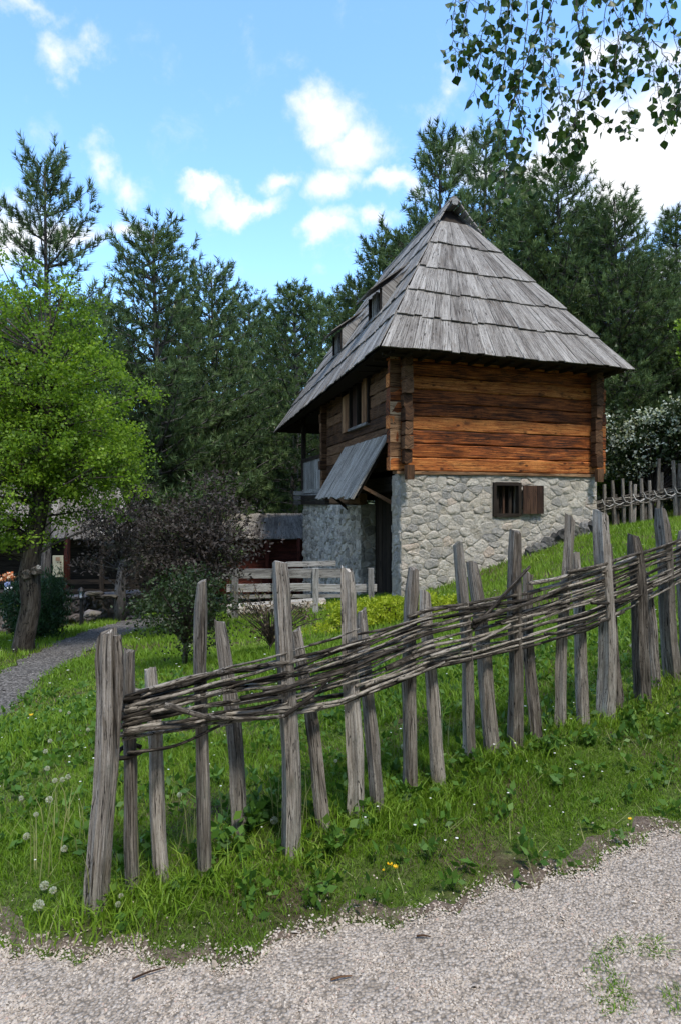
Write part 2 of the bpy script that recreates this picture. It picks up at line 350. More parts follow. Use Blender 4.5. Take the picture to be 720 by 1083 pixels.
_A = np.block([[_K, _P], [_P.T, np.zeros((3, 3))]])
_w = np.linalg.solve(_A, np.r_[PTS[:, 2], 0, 0, 0])
def gz(x, y):
    x = np.clip(np.asarray(x, float), -22, 22); y = np.clip(np.asarray(y, float), -20, 36); sh = x.shape
    q = np.c_[x.ravel(), y.ravel()]; o = np.empty(len(q))
    for i in range(0, len(q), 20000):
        c = q[i:i+20000]; o[i:i+20000] = _U(((c[:, None]-PTS[None, :, :2])**2).sum(-1))@_w[:_n]+_w[_n]+c@_w[_n+1:]
    o += .012*np.sin(q[:, 0]*3.1+q[:, 1]*1.3)+.010*np.sin(q[:, 1]*4.3-q[:, 0]*2.2)
    return o.reshape(sh)
def gh(x, y): return float(gz(np.array([x]), np.array([y]))[0])
def hit(px, py):
    """where the sight line of a photo pixel meets the ground"""
    Y = np.linspace(1.2, 36, 1400); p = gz((px-HX)/F*Y, Y) - (CZ+(HY-py)/F*Y)
    k = np.argmax(p > 0) if (p > 0).any() else -1
    y = Y[k]; return Vector(((px-HX)/F*y, y, gh((px-HX)/F*y, y)))

# ground sheet: fine near the camera, coarse to the horizon
def axis(a, b, fine0, fine1, d):
    x = list(np.arange(fine0, fine1+1e-6, d)); s = d; p = fine1
    while p < b: s *= 1.35; p += s; x.append(p)
    s = d; p = fine0; l = []
    while p > a: s *= 1.35; p -= s; l.append(p)
    return np.array(l[::-1]+x)
xs = axis(-900, 900, -9, 10, .14); ys = axis(-400, 900, -1, 18, .14)
XX, YY = np.meshgrid(xs, ys); ZZ = gz(XX, YY)
nx, ny = len(xs), len(ys); idx = np.arange(nx*ny).reshape(ny, nx)
FQ = np.stack([idx[:-1, :-1], idx[:-1, 1:], idx[1:, 1:], idx[1:, :-1]], -1).reshape(-1, 4)
npmesh('ground', np.stack([XX, YY, ZZ], -1).reshape(-1, 3), FQ, M['ground'], smooth=True, kind='structure')

# gravel path in the foreground, grey path on the left
EDGE = [hit(*p) for p in [(0,985),(60,998),(150,1010),(250,1008),(330,985),(400,968),(470,955),(520,943),(600,915),(660,893),(720,872)]]
EDGE = [vv(-6, 2.6, 0), vv(-3, 2.5, 0)]+EDGE+[vv(2.4, 3.5, 0), vv(4, 4.6, 0), vv(7, 6.5, 0)]
ex = np.array([p.x for p in EDGE]); ey = np.array([p.y for p in EDGE])
def edgeY(x):
    x = np.asarray(x, float)
    return np.interp(x, ex, ey)+.025*np.sin(x*23)+.018*np.sin(x*51+1)+.03*np.sin(x*9+2)
gx = np.arange(-6, 7.01, .05); rows = np.linspace(0, 1, 46)
GX = np.repeat(gx[None], 46, 0); GY = -3+(edgeY(gx)[None]+3)*rows[:, None]
GZ = gz(GX, GY)+.008+.006*np.sin(GX*14)*np.sin(GY*17); GZ[-1] -= .014
idx = np.arange(GX.size).reshape(GX.shape)
FQ = np.stack([idx[:-1, :-1], idx[:-1, 1:], idx[1:, 1:], idx[1:, :-1]], -1).reshape(-1, 4)
npmesh('gravel_path', np.stack([GX, GY, GZ], -1).reshape(-1, 3), FQ, M['gravel'], smooth=True, kind='structure')

PL = [hit(*p) for p in [(-80,742),(-30,728),(0,713),(35,693),(65,678),(95,667),(118,661)]]
PR = [hit(*p) for p in [(-80,800),(-30,790),(2,762),(35,728),(75,700),(112,683),(140,670)]]
PL.append(PL[-1]+vv(-.2, 2.2, 0)); PR.append(PR[-1]+vv(.3, 2.4, 0))
def lerp_poly(P, n):
    o = []
    for i in range(len(P)-1):
        for k in range(n): o.append(P[i].lerp(P[i+1], k/n))
    return o+[P[-1]]
pl, pr = lerp_poly(PL, 8), lerp_poly(PR, 8)
V = []; nn = 12
for i, (a, b) in enumerate(zip(pl, pr)):
    for k in range(nn+1):
        p = a.lerp(b, k/nn); w = .06*math.sin(i*1.9)*(1 if k == nn else -1 if k == 0 else 0); V.append([p.x+w, p.y, 0])
V = np.array(V); V[:, 2] = gz(V[:, 0], V[:, 1])+.014
idx = np.arange(len(V)).reshape(-1, nn+1)
FQ = np.stack([idx[:-1, :-1], idx[:-1, 1:], idx[1:, 1:], idx[1:, :-1]], -1).reshape(-1, 4)[:, ::-1]
npmesh('path', V, FQ, M['darkgravel'], smooth=True, kind='structure')
PLP = np.array([[p.x, p.y] for p in pl]+[[p.x, p.y] for p in pr[::-1]])
def inpoly(x, y, P):
    r = np.zeros(len(x), bool); j = len(P)-1
    for i in range(len(P)):
        c = ((P[i, 1] > y) != (P[j, 1] > y)) & (x < (P[j, 0]-P[i, 0])*(y-P[i, 1])/(P[j, 1]-P[i, 1]+1e-12)+P[i, 0]); r ^= c; j = i
    return r

# ------------------------------------------------------------------ house
UR = vv(math.sin(math.radians(69)), math.cos(math.radians(69)), 0); UL = vv(-math.sin(math.radians(14.4)), math.cos(math.radians(14.4)), 0)
NR = vv(UR.y, -UR.x, 0); NL = vv(-UL.y, UL.x, 0)     # outward normals of right and left faces
HB = vv(H0.x, H0.y, 0)
def HP(a, b, z): return HB+UR*a+UL*b+vv(0, 0, z)
house = thing('log_house', (H0.x, H0.y, H0.z), 'tall old log house with stone base, steep grey board roof and plank canopy', 'house')
AW, BL = 4.83, 9.8

def box(mb, a0, a1, b0, b1, z0, z1):
    P = [HP(a0, b0, z0), HP(a1, b0, z0), HP(a1, b1, z0), HP(a0, b1, z0), HP(a0, b0, z1), HP(a1, b0, z1), HP(a1, b1, z1), HP(a0, b1, z1)]
    for q in ((0, 1, 5, 4), (1, 2, 6, 5), (2, 3, 7, 6), (3, 0, 4, 7), (4, 5, 6, 7), (3, 2, 1, 0)):
        mb.quad([P[i] for i in q], [(0, 0), (1, 0), (1, 1), (0, 1)])
WX0, WX1, WZ0, WZ1 = 2.14, 2.76, 1.30, 1.96
mb = MB()
box(mb, 0, WX0, 0, .4, -1, 2.14); box(mb, WX1, AW, 0, .4, -1, 2.14); box(mb, WX0, WX1, 0, .4, -1, WZ0); box(mb, WX0, WX1, 0, .4, WZ1, 2.14)
box(mb, .003, .4, .4, .56, -1, 2.12); box(mb, AW-.4, AW-.003, .4, BL, -1, 2.12); box(mb, .4, AW-.4, BL-.4, BL-.003, -3, 1.5)
wall = build('stone_wall', mb, M['mortar'], house)
mb = MB(); box(mb, 0, .4, 2.88, BL, -3.2, 1.5); wall2 = build('stone_wall', mb, M['stoneshade'], house, label='side shade darkened rubble wall beyond the door')

def stone_layout(w, z0, z1, rh, sw, seed):
    """irregular courses of stones: polygons of four shared, shifted corners"""
    r = random.Random(seed); res = []; z = z0; prev = None
    rows_ = [z0]
    while rows_[-1] < z1-.06:
        rows_.append(min(z1, rows_[-1]+r.uniform(*rh)))
    def wob(x, k): return .035*math.sin(x*3.1+k*1.7)+.025*math.sin(x*7.3+k*3.1) if 0 < k < len(rows_)-1 else 0
    for k in range(len(rows_)-1):
        x = 0
        while x < w-.02:
            x2 = min(w, x+r.uniform(*sw));
            if w-x2 < .1: x2 = w
            sl = r.uniform(-.04, .04) if x2 < w else 0
            if r.random() < .16 and rows_[k+1]-rows_[k] > .17:
                zm = (rows_[k]+rows_[k+1])/2+r.uniform(-.02, .02)
                res.append((x, x2, rows_[k]+wob(x, k), zm, rows_[k]+wob(x2, k), zm)); res.append((x, x2, zm, rows_[k+1]+wob(x, k+1), zm, rows_[k+1]+wob(x2, k+1)))
            else: res.append((x, x2, rows_[k]+wob(x, k), rows_[k+1]+wob(x, k+1), rows_[k]+wob(x2, k), rows_[k+1]+wob(x2, k+1)))
            x = x2
    return res
def clip(poly, a, b, c):
    """keep the part of a polygon with a*x+b*z <= c"""
    o = []
    for i in range(len(poly)):
        p, q = poly[i], poly[(i+1) % len(poly)]; dp, dq = a*p[0]+b*p[1]-c, a*q[0]+b*q[1]-c
        if dp <= 0: o.append(p)
        if dp*dq < 0: t = dp/(dp-dq); o.append((p[0]+(q[0]-p[0])*t, p[1]+(q[1]-p[1])*t))
    return o
def rubble_cells(w, z0, z1, sx, sz, seed, hole=None, drop=.22):
    r = random.Random(seed); P = []; k = 0; z = z0-sz
    while z < z1+sz:
        x = -sx+(k % 2)*sx*.5
        while x < w+sx:
            if r.random() > drop: P.append((x+r.uniform(-.36, .36)*sx, z+r.uniform(-.30, .30)*sz))
            x += sx*r.uniform(.75, 1.3)
        z += sz; k += 1
    an = (sx/sz)**.5*1.05; cells = []
    for i, p in enumerate(P):
        if not (-.05 < p[0] < w+.05 and z0-.05 < p[1] < z1+.05): continue
        if hole and hole[0]-.02 < p[0] < hole[1]+.02 and hole[2]-.02 < p[1] < hole[3]+.02: continue
        c = [(p[0]-1, p[1]-1), (p[0]+1, p[1]-1), (p[0]+1, p[1]+1), (p[0]-1, p[1]+1)]
        for j, q in enumerate(P):
            if j == i or abs(q[0]-p[0]) > sx*4 or abs(q[1]-p[1]) > sz*4: continue
            dx, dz = (q[0]-p[0])/an/an, q[1]-p[1]
            c = clip(c, dx, dz, dx*(p[0]+q[0])/2+dz*(p[1]+q[1])/2)
            if not c: break
        for a, b, cc in ((-1, 0, 0), (1, 0, w), (0, -1, -z0), (0, 1, z1)): c = clip(c, a, b, cc) if c else c
        if hole and c and max(v[0] for v in c) > hole[0] and min(v[0] for v in c) < hole[1] and max(v[1] for v in c) > hole[2] and min(v[1] for v in c) < hole[3]:
            g_ = [(hole[0]-p[0], (1, 0, hole[0]-.01)), (p[0]-hole[1], (-1, 0, -hole[1]-.01)), (hole[2]-p[1], (0, 1, hole[2]-.01)), (p[1]-hole[3], (0, -1, -hole[3]-.01))]
            c = clip(c, *max(g_)[1])
        if len(c) > 2 and abs(sum(c[i][0]*c[(i+1) % len(c)][1]-c[(i+1) % len(c)][0]*c[i][1] for i in range(len(c))))/2 > .004: cells.append(c)
    return cells
def stone_poly(mb, P, N, c, r, proud=.02, gap=.008, n=11):
    cx = sum(p[0] for p in c)/len(c); cz = sum(p[1] for p in c)/len(c)
    per = [0]
    for i in range(len(c)): a, b = c[i], c[(i+1) % len(c)]; per.append(per[-1]+math.hypot(a[0]-b[0], a[1]-b[1]))
    ring = []
    for k in range(n):
        s = (k+r.uniform(.2, .8))/n*per[-1]; i = max(j for j in range(len(c)) if per[j] <= s); a, b = c[i], c[(i+1) % len(c)]; t = (s-per[i])/max(1e-6, per[i+1]-per[i])
        ring.append((a[0]+(b[0]-a[0])*t, a[1]+(b[1]-a[1])*t))
    b = len(mb.v); pr = r.uniform(.35, 1.2)*proud; tx_, tz_ = r.uniform(-.06, .06), r.uniform(-.06, .06)
    for sc, hg in ((1, -.6), (.95, .35), (.80, .9), (.42, 1.)):
        for (x, z) in ring:
            dx, dz = x-cx, z-cz; l = math.hypot(dx, dz)+1e-6; jt = .010 if sc > .5 else .02
            xx = cx+dx*sc-dx/l*gap+r.uniform(-jt, jt)*.8; zz = cz+dz*sc-dz/l*gap+r.uniform(-jt, jt)*.8
            mb.v.append(tuple(P(xx, zz)+N*(hg*pr*(r.uniform(.6, 1.3) if hg > 0 else 1)+(tx_*dx+tz_*dz if hg > .5 else 0))))
    for k in range(3):
        for j in range(n): j2 = (j+1) % n; mb.f.append((b+k*n+j, b+k*n+j2, b+(k+1)*n+j2, b+(k+1)*n+j)); mb.uv += [(0, 0)]*4
    mb.f.append(tuple(b+3*n+j for j in range(n))); mb.uv += [(0, 0)]*n
def stone_geo(mb, P, N, s, r, proud=.03, gap=.012):
    """one rough stone; P maps (x, z) to a point on the wall, N outward normal"""
    x0, x1, za, zb, zc, zd = s
    c = [(x0, za), (x1, zc), (x1, zd), (x0, zb)]; cx = sum(p[0] for p in c)/4; cz = sum(p[1] for p in c)/4
    ring = []
    for i in range(4):
        p, q = c[i], c[(i+1) % 4]
        for t in (.22, .5, .78):
            k_ = 1-.055*r.random() if t != .5 else 1+.03*r.uniform(-1, 1)
            ring.append((cx+(p[0]+(q[0]-p[0])*t-cx)*k_, cz+(p[1]+(q[1]-p[1])*t-cz)*k_))
    n = len(ring); b = len(mb.v); pr = r.uniform(.5, 1.25)*proud; tilt = (r.uniform(-.03, .03), r.uniform(-.03, .03))
    for sc, hgt in ((1, -.35), (.96, .15), (.84, .75), (.45, 1.)):
        for j, (x, z) in enumerate(ring):
            jx = r.uniform(-1, 1)*.017; jz = r.uniform(-1, 1)*.017
            dx, dz = x-cx, z-cz; l = math.hypot(dx, dz)+1e-6
            xx = cx+dx*sc-(dx/l)*gap+jx; zz = cz+dz*sc-(dz/l)*gap+jz
            hh = hgt*pr*(r.uniform(.45, 1.35) if hgt > 0 else 1)+(tilt[0]*dx+tilt[1]*dz if hgt > .3 else 0)
            mb.v.append(tuple(P(xx, zz)+N*hh))
    for k in range(3):
        for j in range(n):
            i2 = (j+1) % n; mb.f.append((b+k*n+j, b+k*n+i2, b+(k+1)*n+i2, b+(k+1)*n+j)); mb.uv += [(0, 0)]*4
    mb.f.append(tuple(b+3*n+j for j in range(n))); mb.uv += [(0, 0)]*n
r_ = random.Random(3); nst = 0
for c in rubble_cells(AW, -.62, 2.13, .27, .130, 5, (WX0-.04, WX1+.04, WZ0-.03, WZ1+.04)):
    xm = sum(p[0] for p in c)/len(c); gm = HP(xm, -.05, 0)
    if max(p[1] for p in c) < gh(gm.x, gm.y)-.08: continue
    mb = MB(); stone_poly(mb, lambda x, z: HP(x, 0, z), NR, c, r_, .014, .000)
    build('stone', mb, M['stone'], wall, smooth=r_.random() < .6); nst += 1
mb = MB()
for c in rubble_cells(.56, -.6, 2.12, .26, .18, 8): stone_poly(mb, lambda x, z: HP(0, x, z), NL, c, r_, .025)
for c in rubble_cells(1.7, -.4, 2.1, .4, .25, 8): stone_poly(mb, lambda x, z: HP(AW, .4+x, z), -NL, c, r_, .02)
build('stone', mb, M['stone'], wall, kind='stuff')
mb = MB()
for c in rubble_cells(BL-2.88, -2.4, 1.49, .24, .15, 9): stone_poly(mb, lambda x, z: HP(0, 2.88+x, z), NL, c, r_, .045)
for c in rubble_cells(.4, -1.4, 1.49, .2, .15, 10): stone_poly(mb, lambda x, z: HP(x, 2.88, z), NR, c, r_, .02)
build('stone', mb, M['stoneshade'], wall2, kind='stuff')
# footing stones where the slope meets the wall, plinth shadow put into their colour
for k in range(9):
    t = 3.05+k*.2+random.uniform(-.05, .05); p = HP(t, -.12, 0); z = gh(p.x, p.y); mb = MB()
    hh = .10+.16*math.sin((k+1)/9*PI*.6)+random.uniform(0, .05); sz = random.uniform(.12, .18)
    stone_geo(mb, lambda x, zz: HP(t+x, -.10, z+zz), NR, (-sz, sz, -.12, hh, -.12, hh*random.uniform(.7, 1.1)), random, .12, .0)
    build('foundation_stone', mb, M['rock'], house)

# log walls
core = MB(); box(core, .05, AW-.05, .05, 6.5, 2.25, 4.75)
lw = build('log_wall', core, M['darkshade'], house)
LH = .272
def logrow(wallo, fn, a0, a1, z0, n, mat, N, h=LH, seed=0, skip=None, th=.16):
    for k in range(n):
        segs_ = [(a0, a1)]
        z = z0+k*h
        if skip and z+h*.6 > skip[2] and z+h*.4 < skip[3]: segs_ = [(a0, skip[0]), (skip[1], a1)]
        for (u, w) in segs_:
            mb = MB(); e = random.uniform(-.03, .03)
            beam(mb, fn(u+e, z+h/2)-N*(th/2), fn(w+random.uniform(-.03, .03), z+h/2)-N*(th/2), th+random.uniform(0, .018), h*.965, side=N, segs=16, jit=.010, bev=.020)
            build('log', mb, mat[k % len(mat)] if isinstance(mat, list) else mat, wallo)
logrow(lw, lambda x, z: HP(x, 0, z), -.24, AW+.23, 2.20, 9, M['log'], NR)
mb = MB(); beam(mb, HP(-.12, .06, 2.165), HP(AW+.02, .06, 2.165), .2, .06, side=NR, segs=10, jit=.006); build('log', mb, M['logend'], lw)
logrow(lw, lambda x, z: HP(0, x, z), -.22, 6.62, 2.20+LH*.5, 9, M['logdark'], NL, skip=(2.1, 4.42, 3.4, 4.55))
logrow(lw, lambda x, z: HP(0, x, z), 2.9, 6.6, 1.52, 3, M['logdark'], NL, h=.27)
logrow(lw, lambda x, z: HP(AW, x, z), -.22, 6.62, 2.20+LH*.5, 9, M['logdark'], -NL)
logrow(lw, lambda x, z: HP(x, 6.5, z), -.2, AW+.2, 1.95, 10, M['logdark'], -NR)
# weathered ends where the walls cross: the facing caps of the crossing logs
mb = MB()
for k in range(9):
    mb = MB(); z = 2.20+k*LH+LH/2
    beam(mb, HP(-.245, -.002, z), HP(-.015, -.002, z), .012, LH*.93, side=NR, segs=3, jit=.004); build('log_end', mb, M['logend'], lw)
for a in (.02, AW-.18):
    mb = MB(); beam(mb, HP(a+.07, -.235, 2.02), HP(a+.07, -.235, 2.30), .16, .10, side=UR, jit=.008, segs=2); build('log_end', mb, M['logdark'], lw)

# front window with frame, bars and the open shutter
win = MB(); box(win, WX0+.01, WX1-.01, .22, .24, WZ0, WZ1); wo = build('window', win, M['darkshade'], house, label='small dark window in the stone wall')
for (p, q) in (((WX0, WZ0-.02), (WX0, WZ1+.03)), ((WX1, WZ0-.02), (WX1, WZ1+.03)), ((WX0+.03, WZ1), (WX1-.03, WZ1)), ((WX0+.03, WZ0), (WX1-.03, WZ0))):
    mb = MB(); beam(mb, HP(p[0], .02, p[1]), HP(q[0], .02, q[1]), .12, .075, side=NR, jit=.003); build('frame', mb, M['darkshade'], wo)
for k, x in enumerate((.14, .30, .46)):
    mb = MB(); beam(mb, HP(WX0+x, .12, WZ0+.03), HP(WX0+x, .12, WZ1-.03), .03, .07 if k != 1 else .05, side=NR); build('bar', mb, M['darkshade'] if k != 1 else M['shutter'], wo)
for k in range(3):
    mb = MB(); x = WX1+.06+k*.175+.085
    beam(mb, HP(x, -.075, WZ0+.03), HP(x, -.075, WZ1-.03), .03, .168, side=NR, jit=.003); build('shutter_board', mb, M['shutter'], wo)
for z in (WZ0+.16, WZ1-.16):
    mb = MB(); beam(mb, HP(WX1+.05, -.05, z), HP(WX1+.57, -.05, z), .02, .06, side=NR); build('shutter_batten', mb, M['darkshade'], wo)

# windows under the eave on the left wall
w2 = MB(); box(w2, .10, .12, 2.15, 4.38, 3.4, 4.55); wo2 = build('window', w2, M['darkshade'], house, label='upper windows with plank shutters on the shaded side wall')
for b0, b1, z0, z1, mt, a in ((3.74, 4.04, 3.36, 4.3, 'shutlight', -.05), (4.05, 4.36, 3.36, 4.3, 'shutlight', -.05), (3.05, 3.32, 3.42, 4.45, 'shutter', .03), (3.33, 3.62, 3.42, 4.45, 'shutter', .03), (2.2, 2.46, 3.42, 4.5, 'shutlight', -.05)):
    mb = MB(); beam(mb, HP(a, (b0+b1)/2, z0), HP(a, (b0+b1)/2, z1), .03, b1-b0, side=NL, jit=.003); build('shutter_board', mb, M[mt], wo2)
for b in (2.12, 2.55, 3.0, 3.68, 4.42):
    mb = MB(); beam(mb, HP(-.01, b, 3.38), HP(-.01, b, 4.55), .1, .07, side=NL); build('frame', mb, M['shutlight'] if b in (2.55,) else M['darkshade'], wo2)
mb = MB(); beam(mb, HP(-.04, 2.1, 3.37), HP(-.04, 3.7, 3.37), .12, .06, side=NL); build('sill', mb, M['greywood'], wo2)

# door in its recess
dr = MB(); box(dr, .42, .46, .4, 3.0, -1.5, 2.3); do = build('door', dr, M['darkshade'], house, label='dark plank door in the deep recess')
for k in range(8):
    mb = MB(); b = .62+k*.29; beam(mb, HP(.40, b+.13, -1), HP(.40, b+.13, 1.75), .03, .27, side=NL, jit=.003); build('plank', mb, M['darkshade'], do)
mb = MB(); beam(mb, HP(.2, .5, 1.95), HP(.2, 2.95, 1.95), .38, .3, side=NL); build('lintel', mb, M['darkshade'], do)
mb = MB(); beam(mb, HP(.1, .6, -.9), HP(.1, 2.86, -.95), .6, .2, side=NL); build('doorstep', mb, M['rock'], do)

# plank canopy over the door
can = MB()
CE = .78
def CPt(b, t, up=0): return HP(0, b, 0)+NL*(.03+CE*t)+vv(0, 0, 2.98-1.31*t)+ (vv(0, 0, .5)+NL*.6)*up
for b in (.66, 2.3, 4.0): beam(can, CPt(b, .02, -.06), CPt(b, .97, -.06), .07, .07, side=UL)
beam(can, CPt(.6, .93, -.05), CPt(4.1, .93, -.05), .06, .07, side=NL)
cano = build('canopy', can, M['darkshade'], house, label='steep plank canopy over the door')
nb_ = 20
for k in range(nb_):
    b0 = .56+k*3.6/nb_; mb = MB()
    beam(mb, CPt(b0+.09, random.uniform(-.01, .01), .0), CPt(b0+.09, 1+random.uniform(-.02, .03), .0), 3.6/nb_*.97, .026, side=UL, segs=3, jit=.004)
    build('plank', mb, M['canopy'], cano)
mb = MB(); beam(mb, HP(.03, .56, 1.55)+NL*.0, CPt(.62, .80, -.1), .07, .07, side=UL); build('brace', mb, M['logdark'], cano)
mb = MB(); beam(mb, HP(.0, 4.0, 1.4), CPt(4.0, .8, -.1), .07, .07, side=UL); build('brace', mb, M['darkshade'], cano)

# porch at the far end
pm = MB(); box(pm, -.05, AW+.05, 6.62, BL+.1, 1.62, 1.84); po = build('porch', pm, M['greywood'], house, label='open corner porch with board parapet')
for (a, b) in ((-.0, 6.85), (0, BL), (AW, BL), (AW/2, BL)):
    mb = MB(); beam(mb, HP(a, b, 1.84), HP(a, b, 4.5), .13, .13, side=UR, jit=.004); build('post', mb, M['darkshade'], po)
for z in (1.92, 2.95):
    mb = MB(); beam(mb, HP(-.01, 6.9, z), HP(-.01, BL-.08, z), .1, .12, side=NL); build('rail', mb, M['darkshade'] if z > 2 else M['greywood'], po)
    mb = MB(); beam(mb, HP(.1, BL, z), HP(AW-.1, BL, z), .1, .12, side=UL); build('rail', mb, M['darkshade'], po)
for k in range(11):
    mb = MB(); b = 7.0+k*.255; beam(mb, HP(-.03, b, 1.98), HP(-.03, b, 2.9), .02, .24, side=NL, jit=.004); build('plank', mb, M['greywood'], po)
for z in (1.56, 1.72):
    mb = MB(); beam(mb, HP(-.06, 6.0, z), HP(-.06, BL+.3, z), .14, .13, side=NL, jit=.004); build('beam', mb, M['darkshade'], po)
for k in range(3):
    mb = MB(); beam(mb, HP(-.35, BL-.1, 1.55+k*.16), HP(.5, BL-.1, 1.55+k*.16), .14, .13, side=UL); build('beam', mb, M['greywood'], po)

# roof
RZ, RT, KB = 4.5, 8.98, 3.4
NN = HP(0, 0, 0)-UR*.62-UL*.62
RWd, RLn = 5.85, 12.55
def RP(a, b, z): return NN+UR*a+UL*b+vv(0, 0, z)
P1 = RP(RWd/2, KB, RT); P2 = RP(RWd/2, RLn-KB-.8, RT)
E = [RP(0, 0, RZ), RP(RWd, 0, RZ), RP(RWd, RLn, RZ-.30), RP(0, RLn, RZ-.30)]
faces = {'front': (E[0], E[1], P1, P1), 'left': (E[3], E[0], P1, P2), 'right': (E[1], E[2], P2, P1), 'back': (E[2], E[3], P2, P2)}
rb = MB(); dn = vv(0, 0, -.05)
Ed = [e-vv(0, 0, .07) for e in E]
for A, B, Cc, D in faces.values():
    pts = [A+dn, B+dn, Cc+dn] + ([D+dn] if (Cc-D).length > .01 else []); rb.quad(pts, [(0, 0)]*len(pts))
inn = [RP(.55, .55, RZ-.02), RP(RWd-.55, .55, RZ-.02), RP(RWd-.55, RLn-.55, RZ-.02), RP(.55, RLn-.55, RZ-.02)]
for i in range(4):
    j = (i+1) % 4
    rb.quad([E[i]+dn, E[j]+dn, Ed[j], Ed[i]]); rb.quad([Ed[i], Ed[j], inn[j]-vv(0, 0, .05), inn[i]-vv(0, 0, .05)])
rb.quad([p-vv(0, 0, .05) for p in inn[::-1]])
roof = build('roof', rb, M['darkshade'], house, label='steep hipped roof of weathered grey boards')
def fpt(face, f, h):
    A, B, Cc, D = faces[face]; return A.lerp(D, h).lerp(B.lerp(Cc, h), f)
def fnormal(face):
    A, B, Cc, D = faces[face]; return (B-A).cross(Cc-A).normalized()
HC = [0, .17, .33, .49, .68, .86, 1.0]; HCs = {'front': [0, .17, .33, .49, .68, .835]}
count = 0; rest = MB(); r_ = random.Random(21)
for face in ('front', 'left', 'right', 'back'):
    N = fnormal(face); hc = HCs.get(face, HC)
    for ci in range(len(hc)-1):
        h0, h1 = hc[ci], min(1, hc[ci+1]+.02)
        wd = (fpt(face, 1, h0)-fpt(face, 0, h0)).length; n = max(3, int(wd/(.2 if face == 'front' else .235)))
        cuts = [0]+sorted((i+r_.uniform(-.28, .28))/n for i in range(1, n))+[1]
        order = range(n) if face != 'left' else range(n-1, -1, -1)
        wave = r_.uniform(0, 6)
        for i in order:
            f0, f1 = cuts[i], cuts[i+1]; gp = .004/wd
            hb = h0-.007-r_.uniform(0, .012)-.004*math.sin(i*.7+wave) if ci else h0-.012-r_.uniform(0, .010)
            lb = .056+r_.uniform(-.006, .014) if ci else .052+r_.uniform(-.006, .008); lt = .016+r_.uniform(0, .006); th = .022
            tw = r_.uniform(-.008, .008)
            secs = []; Ls = []; off = r_.random()*9
            for q in range(4):
                t = q/3; h = hb+(h1-hb)*t; l = lb+(lt-lb)*t+r_.uniform(-.003, .003)
                pa, pb = fpt(face, f0+gp, h), fpt(face, f1-gp, h)
                secs.append([pa+N*(l-th), pb+N*(l-th), pb+N*(l+tw*(1-t)), pa+N*(l-tw*(1-t))]); Ls.append(off+t*(h1-hb)*5.3)
            w_ = (fpt(face, f1, h0)-fpt(face, f0, h0)).length; Wd = [off, off+w_, off+w_+th, off+2*w_+th, off+2*w_+2*th]
            tgt = MB() if (count < 285 and face in ('front', 'left')) else rest
            tgt.ring(secs, True, Ls, Wd)
            if tgt is not rest: build('shingle', tgt, M['shingle'], roof); count += 1
build('shingle', rest, M['shingle'], roof, kind='stuff')
# ridge carried forward over the small smoke opening
tip = P1-UL*.45+vv(0, 0, .0)
for face, f, sgn in (('left', 1, 1), ('right', 0, -1)):
    N = fnormal(face); hp = fpt(face, f, .80); nb_ = 6
    for k in range(nb_):
        t0, t1 = k/nb_, (k+1)/nb_
        e0, e1 = hp.lerp(tip, t0), hp.lerp(tip, t1-.03); q0, q1 = hp.lerp(P1+UL*.15, t0), hp.lerp(P1+UL*.15, t1-.03)
        mb = MB(); th = .03; l = .06+.006*(k % 2); e0 = e0-(UL)*random.uniform(0, .05)
        e1 = e1-UL*random.uniform(0, .03)
        mb.ring([[e0+N*l, e1+N*l, e1+N*(l-th), e0+N*(l-th)], [q0+N*l, q1+N*l, q1+N*(l-th), q0+N*(l-th)]], True, [0, .6], [0, .2, .23, .43, .46])
        build('verge_board', mb, M['shingle'], roof)
mb = MB(); beam(mb, tip-UL*.03+vv(0, 0, .0), P2, .10, .06, side=UR, segs=6, jit=.01); build('ridge_cap', mb, M['shingle'], roof)
mb = MB(); beam(mb, tip-UL*.04-vv(0, 0, .10), P1-vv(0, 0, .10), .16, .16, side=UR, bev=.03); build('ridge_beam', mb, M['greywood'], roof)
# dormers on the left slope
NLf = fnormal('left')
def dormer(s, h, w=1.0, ht=.55):
    base = RP((RWd/2)*h, s, RZ+(RT-RZ)*h); slope = (fpt('left', 1, 1)-fpt('left', 1, 0));
    upv = (P1-RP(0, KB, RZ)).normalized()
    outv = -UR*.0+NL
    b0 = base-UL*w/2; b1 = base+UL*w/2; t0 = b0+vv(0, 0, ht); t1 = b1+vv(0, 0, ht)
    reach = 1.35
    r0 = b0+upv*(reach+.0); r1 = b1+upv*(reach+.0)
    core_ = MB(); i0, i1 = UL*.04, -UL*.04
    core_.quad([b0+i0+UR*.06, b1+i1+UR*.06, t1+i1+UR*.06, t0+i0+UR*.06]); d = build('dormer', core_, M['darkshade'], house)
    for k, (bb, tt, rr) in enumerate(((b0, t0, r0), (b1, t1, r1))):
        mb = MB(); q = UL*(.02 if k == 0 else -.02)
        mb.ring([[bb-q, tt-q, rr-q], [bb+q, tt+q, rr+q]], True, [0, .04], [0, .5, 1.5, 2.2]); build('cheek', mb, M['shingle'], d)
    for k, f in enumerate((0.05, .36, .5, .64, .95)):
        mb = MB(); p = b0.lerp(b1, f)+outv*.0; beam(mb, p, p+vv(0, 0, ht), .05, .07, side=UL); build('frame', mb, M['darkshade'] if k in (0, 4) else M['greywood'], d)
    n = 6
    for k in range(n):
        f = (k+.5)/n; p0 = (t0+UL*-.12).lerp(t1+UL*.12, f)+outv*.28+(t0-r0).normalized()*.05; p1 = (r0-UL*.12).lerp(r1+UL*.12, f)
        mb = MB(); beam(mb, p0+vv(0, 0, .03-.10), p1+NLf*.09, (w+.24)/n*.97, .03, side=UL, segs=2, jit=.005); build('plank', mb, M['shingle'], d)
dormer(3.45, .34); dormer(6.8, .31)
